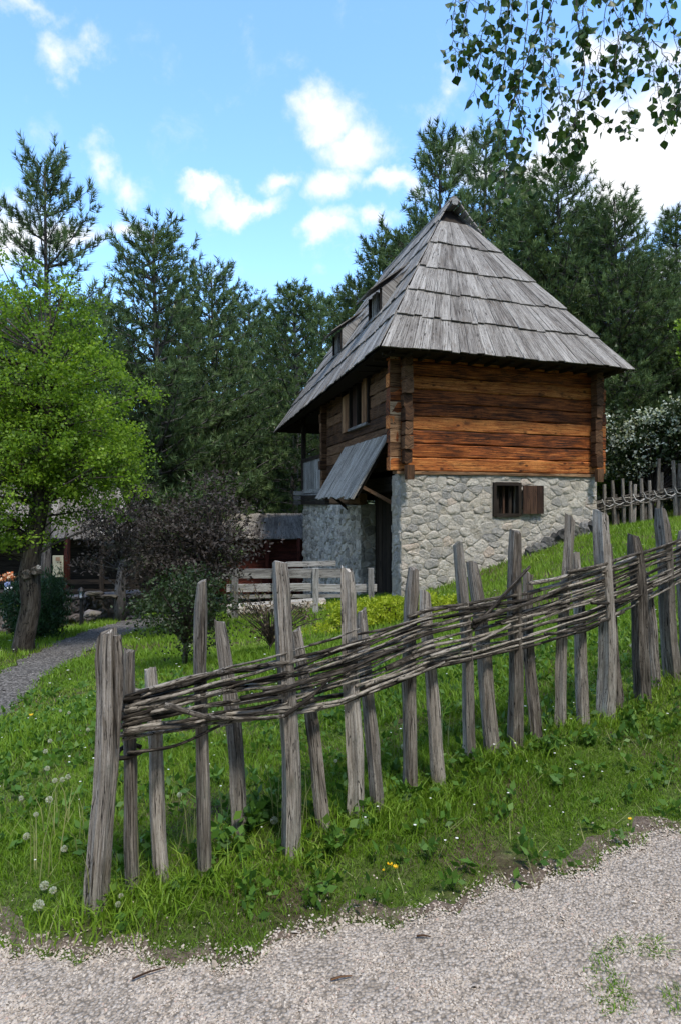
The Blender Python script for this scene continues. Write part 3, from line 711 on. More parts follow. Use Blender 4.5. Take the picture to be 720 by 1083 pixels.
# rafters under the eaves
for k in range(15):
    mb = MB(); a = .25+k*(RWd-.5)/14; beam(mb, RP(a, .10, RZ-.10), RP(a, .62, RZ-.09), .07, .06, side=UR); build('rafter', mb, M['darkshade'], roof)
for k in range(22):
    mb = MB(); b = .3+k*(RLn-.6)/21; beam(mb, RP(.10, b, RZ-.10), RP(.62, b, RZ-.09), .07, .06, side=UL); build('rafter', mb, M['darkshade'], roof)

# ------------------------------------------------------------------ wattle fence
fence = thing('wattle_fence', hit(400, 850), 'near wattle fence of grey split stakes and woven dark rods climbing to the right', 'fence')
def stake(par, x0, y0, x1, y1, Y, hw, back, name='stake', mat='stake', seed=None, n=10):
    r = random.Random(seed); top = at(x0, y0, Y+(.10 if back else -.02)); base = at(x1, y1, Y)
    b2 = base+(base-top).normalized()*.18; R = hw/F*Y*.97
    pts, rad = [], []; m = 12; bow = r.uniform(-.35, .35)*R; ph = r.uniform(0, 6)
    for i in range(m+1):
        t = i/m; p = b2.lerp(top, t)+vv(math.sin(t*PI)*bow*1.5+math.sin(t*9+ph)*R*.10, 0, 0); pts.append(p)
        rad.append(R*(1.04-.16*t+r.uniform(-.05, .05)))
    rad[-1] *= r.uniform(.72, .95)
    mb = MB(); tube(mb, pts, rad, n, .20, True, seed, squash=r.uniform(.7, .9))
    e = len(mb.v)-n                                    # ragged, slanting split top
    sl = r.uniform(-.6, .6)
    for j in range(n):
        x, y, z = mb.v[e+j]; mb.v[e+j] = (x, y, z+(x-top.x)*sl+r.uniform(-.012, .012))
    return build(name, mb, M[mat], par, smooth=False)
M['stakedark'] = wood('dark weathered stake wood', (.04, .034, .029), (.17, .15, .13), (.36, .335, .30), 95, 5, 1.45, .9, 1., moss=(.12, .12, .08), dist=.008, vary=.5, stain=(.07, .05, .03, .6), grain=160.)
for i, (x0, y0, x1, y1, Y, hw, back) in enumerate(STK):
    stake(fence, x0, y0, x1, y1, Y, hw, back, seed=100+i, mat='stakedark' if i in (3, 7, 13, 17, 19) or i > 17 else 'stake')
# woven rods
sx = np.array([.5*(s[0]+s[2]) for s in STK]); sY = np.array([s[4] for s in STK])
o_ = np.argsort(sx); sx = sx[o_]; sY = sY[o_]
tx = [120, 225, 300, 360, 450, 560, 640, 720, 830]; ty = [738, 708, 690, 672, 645, 622, 600, 573, 535]
bx = [120, 220, 300, 360, 450, 530, 620, 665, 720, 830]; by = [782, 768, 757, 745, 710, 692, 666, 645, 615, 575]
rr = random.Random(5)
def rod(x0, x1, v0, v1, R, seed, sag=0., light=False, amp=.05, phase=0, kink=0.):
    r = random.Random(seed); pts, rad = [], []; n = max(8, int((x1-x0)/7)); side_ = [(-1 if r.random() < (.88 if not kink else 1) else 1)*r.uniform(.95, 1.45) for _ in range(40)]; ph1, ph2 = r.uniform(0, 6), r.uniform(0, 6)
    for i in range(n+1):
        t = i/n; x = x0+(x1-x0)*t; v = v0+(v1-v0)*t
        yt, yb = np.interp(x, tx, ty), np.interp(x, bx, by)
        y = yt+(yb-yt)*v + sag*math.sin(t*PI) + 1.1*math.sin(x*.03+ph1)+.6*math.sin(x*.09+ph2)
        Y = float(np.interp(x, sx, sY)); k = float(np.interp(x, sx, np.arange(len(sx))))
        fr = k-int(k); fr = fr*fr*(3-2*fr); w = side_[int(k)]*(1-fr)+side_[min(int(k)+1, len(side_)-1)]*fr; Yo = Y+(-.012+amp*w)
        if t > .93: Yo -= .02*(t-.93)/.07
        pts.append(at(x, y, Yo)); rad.append(R*(1.12-.55*t if not kink else 1.-.3*t)*(1+r.uniform(-.08, .08)))
    mb = MB(); tube(mb, pts, rad, 6, .08, True, seed); return build('rod', mb, M['rod'], fence, smooth=True)
k = 0
for layer in range(19):
    v = layer/18; x = 131+rr.uniform(-2, 3)
    while x < 790:
        ln = rr.uniform(190, 380); x1 = min(x+ln, 830); R = rr.uniform(.0058, .0108)
        dv = rr.uniform(-.30, .30)
        rod(x, x1, min(1, max(0, v+rr.uniform(-.04, .04))), min(1.0, max(-.02, v+dv)), R, 900+k, phase=k % 2, amp=rr.uniform(.040, .052)); k += 1
        x = x1-rr.uniform(30, 90)
# loose and bent rods that stand out
for (x0, x1, v0, v1, R, sag, a) in ((174,300,.45,1.02,.012,10,.075),(300,350,1.02,.55,.009,3,.07),(135,232,1.35,1.05,.008,6,.05),(232,330,1.02,.75,.008,0,.05),(500,560,.45,-.35,.013,0,.07),(560,640,-.08,-.02,.013,0,.07),
     (255,420,.62,.45,.011,2,.08),(420,470,.95,.9,.009,4,.07),(576,660,.85,1.0,.010,2,.08),(455,540,.75,.55,.010,3,.08),(625,690,.55,.9,.010,2,.08),(690,760,.75,.9,.010,0,.08),(600,720,-.1,-.05,.013,2,.07),(500,600,.35,.15,.013,0,.07)):
    rod(x0, x1, v0, v1, R, 3000+k, sag, amp=a, phase=1, kink=1); k += 1
# rods turned round the first two stakes
for v in (.1, .3, .5, .72, .9, 1.45):
    c = at(143, np.interp(143, tx, ty)+v*44, 2.68); pts = []
    for q in range(9):
        an = PI*.35+q/8*PI*1.5; pts.append(c+vv(-.015+math.cos(an)*.055, math.sin(an)*.055, .01*math.sin(q)))
    mb = MB(); tube(mb, pts, [.009+.003*rr.random()]*9, 6, .08); build('rod', mb, M['rod'], fence, smooth=True)

post = thing('fence_post', hit(98, 965), 'thick pale grey post standing alone left of the wattle fence', 'post')
o = stake(post, 116, 667, 100, 968, 2.57, 14, 0, name='shaft', seed=77, n=14)
mb = MB(); mbp = [at(124+2*math.sin(t*3), 672+t*120, 2.535) for t in np.linspace(0, 1, 7)]
tube(mb, mbp, [.016, .02, .021, .018, .014, .009, .004], 6, .2, seed=4); build('splinter', mb, M['stake'], post)

# far wattle fence beyond the house
ff = thing('wattle_fence', at(680, 552, 16.9), 'far dark wattle fence on the slope right of the house', 'fence')
fx = [(638,512),(648,508),(657,506),(667,509),(672,512),(678,506),(686,508),(697,485),(712,487),(719,490),(728,480),(741,488),(753,478),(765,482),(778,470)]
for i, (x, y) in enumerate(fx):
    Y = 16.6+.05*(x-640)/10; base = hit_z = gh((x-HX)/F*Y, Y); yb_ = HY-(base-CZ)/Y*F
    r = random.Random(i); top = at(x+r.uniform(-1, 1), y, Y); bot = vv((x+r.uniform(-3, 3)-HX)/F*Y, Y, base-.1)
    mb = MB(); tube(mb, [bot, bot.lerp(top, .5), top], [.055, .052, .04], 7, .15, seed=i); build('stake', mb, M['stake'], ff)
    if i % 2: mb = MB(); t2 = top-vv(-.12, -.1, .35); tube(mb, [bot+vv(.14, .1, 0), t2], [.045, .04], 6, .15, seed=i); build('stake', mb, M['stakedark'], ff)
for k in range(12):
    pts = []; v = k/11
    for x in range(630, 800, 6):
        Y = 16.6+.05*(x-640)/10; y = 529-(x-636)*.17+v*11+math.sin(x*.3+k)*.8; pts.append(at(x, y, Y+.09*math.sin(x*.33+k*PI)))
    mb = MB(); tube(mb, pts, [.022]*len(pts), 4, .1); build('rod', mb, M['rod'], ff)
for k in range(12):
    x = 636+k*11; Y = 16.45; y = 530-(x-636)*.17; mb = MB()
    tube(mb, [at(x, y-2, Y), at(x+3, y+4, Y-.03), at(x+8, y+6, Y-.03), at(x+13, y+3, Y)], [.018]*4, 5, .1); build('rod', mb, M['greywood'], ff)

# ------------------------------------------------------------------ grass and small plants
def blades(n, region, h, w, name, label, mat, cat='grass', segs=2, lean=.5, seed=1, hfun=None, keep=None, tone=(.1, .9), parent=None):
    r = np.random.RandomState(seed); x, y = region(r, n)
    ok = np.ones(len(x), bool)
    if keep is not None: ok = keep(x, y, r)
    x, y = x[ok], y[ok]; n = len(x); z = gz(x, y)-.006
    hh = h[0]+(h[1]-h[0])*r.rand(n)**1.6
    if hfun is not None: hh = hh*hfun(x, y)
    an = r.rand(n)*2*PI; ww = w*(.6+.8*r.rand(n)); ld = r.rand(n)*2*PI; lean_ = lean*hh*(.2+r.rand(n))
    sx_, sy_ = np.cos(an)*ww/2, np.sin(an)*ww/2; lx, ly = np.cos(ld)*lean_, np.sin(ld)*lean_
    V = []; B = np.stack([x, y, z], -1); sd2 = np.stack([sx_, sy_, 0*x], -1); ln = np.stack([lx, ly, 0*x], -1); up = np.stack([0*x, 0*x, hh], -1)
    if segs == 2:
        V = np.stack([B-sd2, B+sd2, B+up*.55+ln*.3-sd2*.8, B+up*.55+ln*.3+sd2*.8, B+up*(1-.25*(lean_/hh)[:, None])+ln], 1)
        i = np.arange(n)[:, None]*5; Fc = np.concatenate([i+[0, 1, 3], i+[0, 3, 2], i+[2, 3, 4]], 0); k = 5
    else:
        V = np.stack([B-sd2, B+sd2, B+up+ln], 1); i = np.arange(n)[:, None]*3; Fc = i+[0, 1, 2]; k = 3
    pt = .5+.3*np.sin(x*1.7+y*.9)*np.sin(y*2.1-x*.6)+.2*np.sin(x*6.1+y*2.9)*np.sin(y*7.3-x*3.6)
    tn = np.clip(tone[0]+(tone[1]-tone[0])*(.5*r.rand(n)+.5*pt), 0, 1)
    o = npmesh(name, V.reshape(-1, 3), Fc, mat, parent, tone=np.repeat(tn, k), kind='stuff')
    if not parent: tag(o, label, cat)
    return o
HPOLY = np.array([[p.x, p.y] for p in (HP(0, 0, 0), HP(AW, 0, 0), HP(AW, BL, 0), HP(0, BL, 0))])
def base_keep(x, y, r):
    ok = (y > edgeY(x)-.02+.10*(r.rand(len(x))**2-.6)) & ~inpoly(x, y, HPOLY)
    pj = x+r.normal(0, .05, len(x)), y+r.normal(0, .06, len(x))
    return ok & ~inpoly(pj[0], pj[1], PLP)
def frus(y0, y1, mg=.12, xmin=None, xmax=None):
    def f(r, n):
        y = (y0**2+(y1**2-y0**2)*r.rand(n))**.5; lo, hi = -(.515+mg), .515+mg
        return y*(lo+(hi-lo)*r.rand(n)), y
    return f
def bare(x, y):   # bare, trodden strip along the gravel edge
    return y-edgeY(x)
def keepN(x, y, r):
    ok = base_keep(x, y, r); d = bare(x, y); nz = np.sin(x*5.3+1)*np.sin(y*7+x*3)+.5*np.sin(x*13+y*9)
    return ok & ~((d < .30+.10*np.sin(x*4)) & (nz > -.05) & (r.rand(len(x)) < .93*np.clip(1.15-d*2.2, 0, 1)))
FL = np.array([[p.x, p.y] for p in [hit(s[2], s[3]) for s in STK]]+[[hit(98, 968).x, hit(98, 968).y]]); FL = FL[np.argsort(FL[:, 0])]
def hN(x, y):
    d = bare(x, y); return np.clip(.35+d*1.5, .3, 1.25)*(.75+.45*np.sin(x*2.7+y)*np.sin(y*3.3-x))
blades(95000, frus(2.25, 4.2), (.028, .072), .0042, 'grass', 'short green grass on the near bank between gravel and fence', M['grass'], seed=1, hfun=hN, keep=keepN, lean=.8)
blades(90000, frus(4.2, 8.2), (.05, .11), .0085, 'grass', 'bright green meadow grass behind the wattle fence', M['grass'], seed=2, keep=base_keep, lean=.8, tone=(.2, .95), hfun=lambda x, y: .8+.4*np.sin(x*1.9)*np.sin(y*1.7))
blades(100000, frus(8.2, 18.5, .2), (.06, .12), .019, 'grass', 'bright lawn grass on the slope round the house', M['grass'], segs=1, seed=3, keep=base_keep, lean=.7, tone=(.3, 1.))
def strip(r, n):
    x = -2.2+4.6*r.rand(n); return x, edgeY(x)-.09+.95*r.rand(n)**1.3
blades(60000, strip, (.012, .04), .0045, 'grass', 'short sparse grass along the gravel edge', M['grass'], seed=12, keep=lambda x, y, r: base_keep(x, y, r) & (np.sin(x*7.3+2)*np.sin(y*9+x*2)+.5*np.sin(x*17+y*5) < .55+bare(x, y)), lean=1.2, tone=(0, .8), segs=1)
def deadp(r, n): y = (2.3**2+(6.5**2-2.3**2)*r.rand(n))**.5; return y*(-.62+1.24*r.rand(n)), y
blades(5200, deadp, (.03, .10), .004, 'grass', 'dead straw coloured blades mixed through the grass', M['straw'], seed=13, keep=base_keep, lean=1.6, tone=(0, 1), segs=1)
# taller tufts round the stakes
TP = [hit(s[2], s[3]+6) for s in STK[:22]]+[hit(98, 968), hit(60, 975), hit(190, 955), hit(260, 930), hit(400, 880), hit(470, 850), hit(340, 900), hit(150, 975), hit(130, 965)]
def tufts(r, n):
    c = np.array([[p.x, p.y] for p in TP])[r.randint(0, len(TP), n)]; return c[:, 0]+r.normal(0, .09, n), c[:, 1]+r.normal(-.02, .07, n)
blades(4500, tufts, (.04, .125), .006, 'grass', 'taller grass tufts at the feet of the fence stakes', M['grass'], seed=4, lean=1.0, keep=base_keep, tone=(.35, 1.))
def sparse(r, n):
    y = 2.0+.55*r.rand(n); x = .8+1.0*r.rand(n); return x, y
def kp(x, y, r):
    nz = np.sin(x*11+y*7)*np.sin(y*19-x*5)+.4*np.sin(x*31); return (nz > -.05) & (y < 2.34) & (x > .60+.9*(y-2.0)+.1*r.rand(len(x)))
blades(15000, sparse, (.012, .045), .004, 'grass', 'sparse grass sprouting through gravel at lower right', M['grass'], seed=5, keep=kp, lean=1.3, tone=(.1, .7))
def stalks(r, n):
    c = np.array([[p.x, p.y] for p in [hit(*q) for q in ((195,910),(205,900),(300,880),(418,800),(480,790),(60,880),(80,900),(110,950),(560,780),(40,930),(250,870))]])[r.randint(0, 11, n)]
    return c[:, 0]+r.normal(0, .05, n), c[:, 1]+r.normal(0, .05, n)
blades(110, stalks, (.18, .38), .005, 'grass', 'pale dry grass stalks among the green', M['straw'], seed=6, lean=.35, tone=(0, 1))

def leaves_np(P, size, r, aspect=.7, tone=None, flat=None, up=.0):
    """rhombic folded leaves at points P"""
    n = len(P); d = r.normal(size=(n, 3)); d[:, 2] += up; d /= np.linalg.norm(d, axis=1)[:, None]
    e = r.normal(size=(n, 3)); 
    if flat is not None: e = e*.5+np.cross(d, [0, 0, 1.])*flat
    s = np.cross(d, np.cross(d, e)); s /= np.linalg.norm(s, axis=1)[:, None]+1e-9
    L = size*(.6+.8*r.rand(n))[:, None]
    V = np.stack([P, P+d*L*.45+s*L*aspect*.5, P+d*L, P+d*L*.45-s*L*aspect*.5], 1).reshape(-1, 3)
    Fc = np.arange(n)[:, None]*4+[0, 1, 2, 3]
    tn = r.rand(n) if tone is None else tone
    return V, Fc, np.repeat(np.clip(tn, 0, 1), 4)
# broad weeds: rosettes of low leaves
r = np.random.RandomState(8); nR = 1500; y = (2.4**2+(6.5**2-2.4**2)*r.rand(nR))**.5; x = y*(-.62+1.2*r.rand(nR))
ok = keepN(x, y, r); x, y = x[ok], y[ok]; k = 7
X = np.repeat(x, k)+r.normal(0, .018, len(x)*k); Yv = np.repeat(y, k)+r.normal(0, .018, len(x)*k)
P = np.stack([X, Yv, gz(X, Yv)+.015+.05*r.rand(len(X))], -1)
V, Fc, tn = leaves_np(P, .045, r, .55, up=.5)
tag(npmesh('weeds', V, Fc, M['weed'], tone=tn, kind='stuff'), 'low broad leaved weeds scattered through the grass', 'weeds')
# leafy weed clumps by the stakes
for i, (px, py, hgt, nl) in enumerate(((285,868,.20,70),(265,880,.16,50),(355,905,.10,40),(492,812,.12,45),(577,800,.10,40),(620,790,.09,30),(378,862,.10,40),(430,850,.09,40),(245,905,.12,45),(660,770,.08,30),(300,850,.16,40))):
    b = hit(px, py); r = np.random.RandomState(50+i); t = thing('weed_plant', b, f'leafy green weed, {["tall clump by the dark leaning stake","lower clump beside the dark leaning stake","flat clump on the open bank","clump under the pale slanted stake","clump below the knotted brown stake","small clump under the right stakes","clump at the foot of the thin topped stake","clump left of the twin slender stakes","clump between first stakes","tiny clump near the right frame edge","clump behind the broad brown stake"][i]}', 'weed')
    mb = MB(); P = []
    for s in range(7):
        a = r.rand()*6.28; l = hgt*(.5+.6*r.rand()); e = vv(math.cos(a)*l*.6, math.sin(a)*l*.6, l)
        tube(mb, [(0, 0, -.02), e*.5+vv(0, 0, .01), e], [.002, .002, .001], 3)
        for q in range(nl//7): tt = .3+.7*r.rand(); P.append(np.array(e*tt)+r.normal(0, .012, 3))
    build('stem', mb, M['weed'], t, local=True)
    V, Fc, tn = leaves_np(np.array(P), .05, r, .65, up=.2); npmesh('leaf', V, Fc, M['weed'], t, tone=tn, kind='stuff')
# daisies (uncountable specks)
def specks(n, region, size, name, label, mat, seed, h=(.03, .09), cat='flowers'):
    r = np.random.RandomState(seed); x, y = region(r, n); ok = base_keep(x, y, r) & (bare(x, y) > .25); x, y = x[ok], y[ok]; n = len(x)
    z = gz(x, y)+h[0]+(h[1]-h[0])*r.rand(n); s = size*(.6+.7*r.rand(n)); A = np.linspace(0, 2*PI, 7)[:-1]
    ring = np.stack([np.cos(A), np.sin(A), .25*np.ones(6)], -1)
    V = np.concatenate([np.stack([x, y, z], -1)[:, None], np.stack([x, y, z], -1)[:, None]+ring[None]*s[:, None, None]*.5], 1).reshape(-1, 3)
    i = np.arange(n)[:, None]*7; Fc = np.concatenate([i+[0, 1+k, 1+(k+1) % 6] for k in range(6)], 0)
    return tag(npmesh(name, V, Fc, mat, tone=np.repeat(r.rand(n), 7), kind='stuff'), label, cat)
specks(260, frus(2.6, 6), .012, 'daisies', 'tiny white daisies dotting the near grass', M['petalwhite'], 5)
specks(330, frus(6, 16), .028, 'daisies', 'small white flowers dotting the far lawn', M['petalwhite'], 6)
# dandelion clocks
DL = [(290,868,.022,'pale dandelion clock between the broad stake and the short stake'),(491,791,.018,'small dandelion clock by the slender stakes'),(668,683,.022,'dandelion clock in front of the right stakes'),
      (53,784,.018,''),(48,795,.018,''),(50,813,.018,''),(58,826,.018,''),(66,825,.018,''),(72,822,.018,''),(52,846,.022,''),(93,772,.016,''),(28,885,.02,''),(68,898,.018,''),(47,937,.022,''),(41,958,.026,''),(56,942,.018,''),(190,841,.016,''),(125,957,.014,''),(73,754,.015,''),(64,752,.014,''),(117,867,.014,''),(22,845,.018,''),(38,862,.016,''),(128,948,.012,''),(355,805,.012,''),(426,790,.02,'tall dandelion clock left of the twin slender stakes')]
for i, (px, py, R, lb) in enumerate(DL):
    q = hit(px, py+14); top = at(px, py, q.y); r = np.random.RandomState(i); R *= .8
    t = thing('dandelion', q, lb or 'pale dandelion clock in the grass at the left edge of the picture', 'dandelion', None if lb else 'dandelion clocks at the left')
    mb = MB(); tube(mb, [q-vv(0, 0, .02), q.lerp(top, .5)+vv(.01, 0, 0), top], [.0016, .0015, .0013], 4); build('stem', mb, M['weed'], t)
    n = 150; D = r.normal(size=(n, 3)); D /= np.linalg.norm(D, axis=1)[:, None]; S2 = np.cross(D, r.normal(size=(n, 3))); S2 /= np.linalg.norm(S2, axis=1)[:, None]
    c = np.array(top-q); V = np.stack([c+D*R*.15, c+D*R-S2*R*.13, c+D*R+S2*R*.13], 1).reshape(-1, 3)
    npmesh('seed_head', V, np.arange(n)[:, None]*3+[0, 1, 2], M['fluff'], t, tone=np.repeat(r.rand(n), 3))
for i, (px, py, R) in enumerate(((412,915,.012),(418,918,.011),(666,867,.009),(33,757,.016),(405,921,.006))):
    q = hit(px, py+12); top = at(px, py, q.y); r = np.random.RandomState(i)
    t = thing('yellow_flower', q, ['yellow flower on the bank, left of a close pair','yellow flower on the bank, right of a close pair','lone yellow flower near the gravel edge at right','lone yellow flower in the left meadow','small yellow bud beside the pair of yellow flowers'][i], 'flower')
    mb = MB(); tube(mb, [q-vv(0, 0, .01), top], [.0015, .0015], 4); build('stem', mb, M['weed'], t)
    n = 26; A = r.rand(n)*6.28; c = np.array(top-q); D = np.stack([np.cos(A), np.sin(A), .2+.6*r.rand(n)], -1); S2 = np.stack([-np.sin(A), np.cos(A), 0*A], -1)
    V = np.stack([c-S2*R*.1, c+S2*R*.1, c+D*R+S2*R*.16, c+D*R-S2*R*.16], 1).reshape(-1, 3)
    npmesh('petals', V, np.arange(n)[:, None]*4+[0, 1, 2, 3], M['yellowpetal'], t, tone=np.repeat(r.rand(n), 4))

# trodden earth between the gravel and the grass
vx = np.arange(-3.2, 3.6, .035); VX = np.repeat(vx[None], 6, 0); wd_ = .015+.05*np.sin(vx*5.1+1)+.03*np.sin(vx*13.7)+.02*np.sin(vx*37)+.09*np.clip(np.sin(vx*2.3-.9), 0, 1)**3
VY = edgeY(vx)[None]-.05+(np.clip(wd_, .02, 1)+.05)[None]*np.linspace(0, 1, 6)[:, None]; VZ = gz(VX, VY)+.005; VZ[0] -= .012; VZ[-1] -= .02
idx = np.arange(VX.size).reshape(VX.shape); FQ = np.stack([idx[:-1, :-1], idx[:-1, 1:], idx[1:, 1:], idx[1:, :-1]], -1).reshape(-1, 4)
m_, g_ = newmat('bare earth'); ob_ = g_('ShaderNodeTexCoord', out=3); nn_ = g_.noise(ob_, 45., 7, .7)
out(g_, g_('ShaderNodeBsdfPrincipled', Base_Color=g_.ramp(nn_, [(.3, (.05, .035, .024)), (.5, (.13, .095, .068)), (.7, (.25, .20, .155))]), Roughness=.95, Normal=g_('ShaderNodeBump', Height=nn_, Strength=.9, Distance=.02)))
npmesh('verge', np.stack([VX, VY, VZ], -1).reshape(-1, 3), FQ, m_, smooth=True, kind='structure')
# pebbles
def pebbles(n, region, size, name, label, mat, seed, keep, power=2.):
    r = np.random.RandomState(seed); x, y = region(r, n); ok = keep(x, y, r); x, y = x[ok], y[ok]; n = len(x)
    s = size[0]+(size[1]-size[0])*r.rand(n)**power
    O = np.array([[1,0,0],[.31,.95,0],[-.81,.59,0],[-.81,-.59,0],[.31,-.95,0],[.5,.36,.75],[-.5,.36,.8],[0,-.6,.78]], float)
    Fb = np.array([[0,1,5],[1,2,6],[1,6,5],[2,3,6],[3,7,6],[3,4,7],[4,0,7],[0,5,7],[5,6,7]])
    a = r.rand(n)*2*PI; sc = np.stack([s*(.7+.6*r.rand(n)), s*(.55+.5*r.rand(n)), s*(.35+.5*r.rand(n))], -1)*.5
    L = (O[None]+r.normal(0, .16, (n, 8, 3)))*sc[:, None]
    ca, sa = np.cos(a)[:, None], np.sin(a)[:, None]; tl = r.normal(0, .35, (n, 2))
    X = L[..., 0]*ca-L[..., 1]*sa; Yy = L[..., 0]*sa+L[..., 1]*ca; Z = L[..., 2]+X*tl[:, :1]+Yy*tl[:, 1:]
    z = gz(x, y)+.006+.006*np.sin(x*14)*np.sin(y*17)
    V = np.stack([X+x[:, None], Yy+y[:, None], Z+z[:, None]], -1).reshape(-1, 3)
    Fc = (np.arange(n)[:, None, None]*8+Fb[None]).reshape(-1, 3)
    return tag(npmesh(name, V, Fc, mat, tone=np.repeat(r.rand(n), 8), kind='stuff'), label, 'gravel')
def reg1(r, n): y = 1.85+1.75*r.rand(n)**1.25; return y*(-.6+1.2*r.rand(n)), y
pebbles(90000, reg1, (.005, .0135), 'gravel', 'pale crushed limestone gravel of the foreground path', M['pebble'], 4, lambda x, y, r: (y < edgeY(x)-.07*r.rand(len(x))**.7) | ((y < edgeY(x)+.04) & (r.rand(len(x)) < .25)))
pebbles(900, reg1, (.013, .026), 'gravel', 'larger pale stones loose on the foreground path', M['pebble'], 9, lambda x, y, r: y < edgeY(x)+.05*r.rand(len(x)), 3)
def reg2(r, n): y = 4.8+8*r.rand(n)**1.4; return y*(-.66+.5*r.rand(n)), y
pebbles(16000, reg2, (.012, .04), 'gravel', 'dark grey gravel of the side path', M['pebbledark'], 5, lambda x, y, r: inpoly(x, y, PLP), 2)
def reg3(r, n): y = 2.3+.9*r.rand(n); return y*(-.6+1.2*r.rand(n)), y
pebbles(1300, reg3, (.005, .012), 'gravel', 'stray gravel in the bare strip beside the grass', M['pebble'], 15, lambda x, y, r: (bare(x, y) > -.05) & (bare(x, y) < .32*r.rand(len(x))+.02), 2)
# dead twigs on the gravel
for i, (a, b, lb) in enumerate((((350,1045),(372,1040),'long dry twig lying on the gravel, centre'),((440,1000),(455,998),'short dry twig on the gravel right of centre'),((140,1045),(175,1030),'thin dark twig on the gravel at left'))):
    p, q = hit(*a)+vv(0, 0, .02), hit(*b)+vv(0, 0, .016); mb = MB(); tube(mb, [p, p.lerp(q, .5)+vv(0, 0, .004), q], [.004, .0035, .002], 5, .1)
    t = thing('twig', p, lb, 'twig'); build('stick', mb, M['brown'] if 'brown' in M else M['logdark'], t)

# ------------------------------------------------------------------ trees
def pine_meshes(H, cb, R, seed, step=.36, tl=.22, tw=.016, per=12, sparse=1., droop=0.):
    r = np.random.RandomState(seed); rr = random.Random(seed); T, Dr = [], []
    wood_ = MB(); br = MB()
    pts = [(math.sin(i*.8+seed)*.05, math.cos(i*.7)*.05, H*i/9-.3 if i == 0 else H*i/9) for i in range(10)]
    tube(wood_, pts, [.16*(H/10)*(1-i/9.6)+.012 for i in range(10)], 8, .06)
    z = cb; 
    while z < H-.15:
        t = (z-cb)/(H-cb); L0 = R*min(1, (1.02-t)**.66*(.7+.4*min(1, t*3.2)))
        nb = rr.choice([5, 6, 6, 7]) if t < .9 else 5
        a0 = rr.random()*6.28
        for b in range(nb):
            if rr.random() > sparse+.15: continue
            L = max(.25, L0*rr.uniform(.6, 1.15)); a = a0+b*6.283/nb+rr.uniform(-.3, .3); el = math.radians(-2+40*t**1.1+rr.uniform(-12, 12))-droop
            dh = np.array([math.cos(a), math.sin(a), 0.]); n = max(3, int(L/.30)); P = []
            for i in range(n+1):
                s = i/n; P.append(np.array([0, 0, z])+dh*L*s*math.cos(el)+np.array([0, 0, L*s*math.sin(el)+.22*L*s*s])+r.normal(0, .02, 3)*(i > 0))
            tube(br, [tuple(p) for p in P], [.030*(1-.8*i/n)*(L/2+.3) for i in range(n+1)], 4, .1, ends=False)
            sdv = np.cross(dh, [0, 0, 1.])
            for i in range(1, n+1):
                s = i/n
                if s < .22 and sparse > .8: continue
                ax = dh*.75+np.array([0, 0, .55]); T.append(P[i]); Dr.append(ax)
                for sg in (-1, 1):
                    l2 = (.22+.34*L*(1-s)*.7)*rr.uniform(.6, 1.2)
                    if rr.random() > .88: continue
                    m = max(1, int(l2/.17)); dd = dh*.62+sdv*sg*.85; dd /= np.linalg.norm(dd)
                    e = None
                    for q in range(1, m+1):
                        p = P[i]+dd*l2*q/m+np.array([0, 0, .13*l2*(q/m)**2+rr.uniform(-.05, .07)])
                        T.append(p); Dr.append(dd*.6+np.array([0, 0, .6+rr.random()*.4])); e = p
                    tube(br, [tuple(P[i]), tuple(e)], [.010, .004], 3, 0, ends=False)
        z += step*rr.uniform(.8, 1.2)*(1 if t < .8 else .75)
    T.append(np.array([0, 0, H-.05])); Dr.append(np.array([0, 0, 1.]))
    T = np.array(T); D = np.array(Dr)+r.normal(0, .18, (len(Dr), 3)); D /= np.linalg.norm(D, axis=1)[:, None]; n = len(T)
    k = per; B = np.repeat(T, k, 0); A = np.repeat(D, k, 0); u = r.rand(n*k)[:, None]
    rd = r.normal(size=(n*k, 3)); rd -= A*(rd*A).sum(1)[:, None]; rd /= np.linalg.norm(rd, axis=1)[:, None]
    nd = A*.75+rd*.75; nd /= np.linalg.norm(nd, axis=1)[:, None]; b = B+A*u*tl*.75
    s = np.cross(nd, r.normal(size=(n*k, 3))); s /= np.linalg.norm(s, axis=1)[:, None]
    ll = tl*(.45+.35*r.rand(n*k))[:, None]
    V = np.stack([b-s*tw/2, b+s*tw/2, b+nd*ll], 1).reshape(-1, 3)
    tn = np.repeat(r.rand(n)*.62, k)+r.rand(n*k)*.12
    cand = r.rand(n) < .10; tip = T[cand]+D[cand]*tl*.8; m = len(tip)        # pale young shoots
    cs = r.normal(size=(m, 3))*.012; cs[:, 2] = 0
    V2 = np.stack([tip-cs, tip+cs, tip+np.array([0, 0, .10])], 1).reshape(-1, 3)
    V = np.concatenate([V, V2]); tn = np.repeat(np.concatenate([tn, np.full(m, 1.)]), 3)
    return wood_, br, V, tn, n
PINE = {}
def pine_proto(key, **kw):
    w_, b_, V, tn, n = pine_meshes(**kw)
    o = thing('pine_tree', (0, 0, 0), 'x', 'tree', 'pines of the forest edge')
    build('trunk', w_, M['pinebark'], o, smooth=True, local=True); build('branches', b_, M['pinebark'], o, local=True)
    npmesh('crown', V, np.arange(len(V)).reshape(-1, 3), M['needle'], o, tone=tn)
    PINE[key] = [o, kw['H'], False]; print('pine', key, n, len(V)//3)
pine_proto('a', H=10., cb=.6, R=3.3, seed=1, per=26, step=.42, tl=.27, tw=.025)
pine_proto('b', H=10., cb=.5, R=3.6, seed=2, per=26, step=.44, tl=.27, tw=.025)
pine_proto('c', H=10., cb=1.0, R=2.8, seed=3, per=26, step=.42, tl=.27, tw=.025)
pine_proto('t', H=10., cb=2.5, R=2.6, seed=9, per=26, step=.44, sparse=.74, tl=.30, tw=.028)
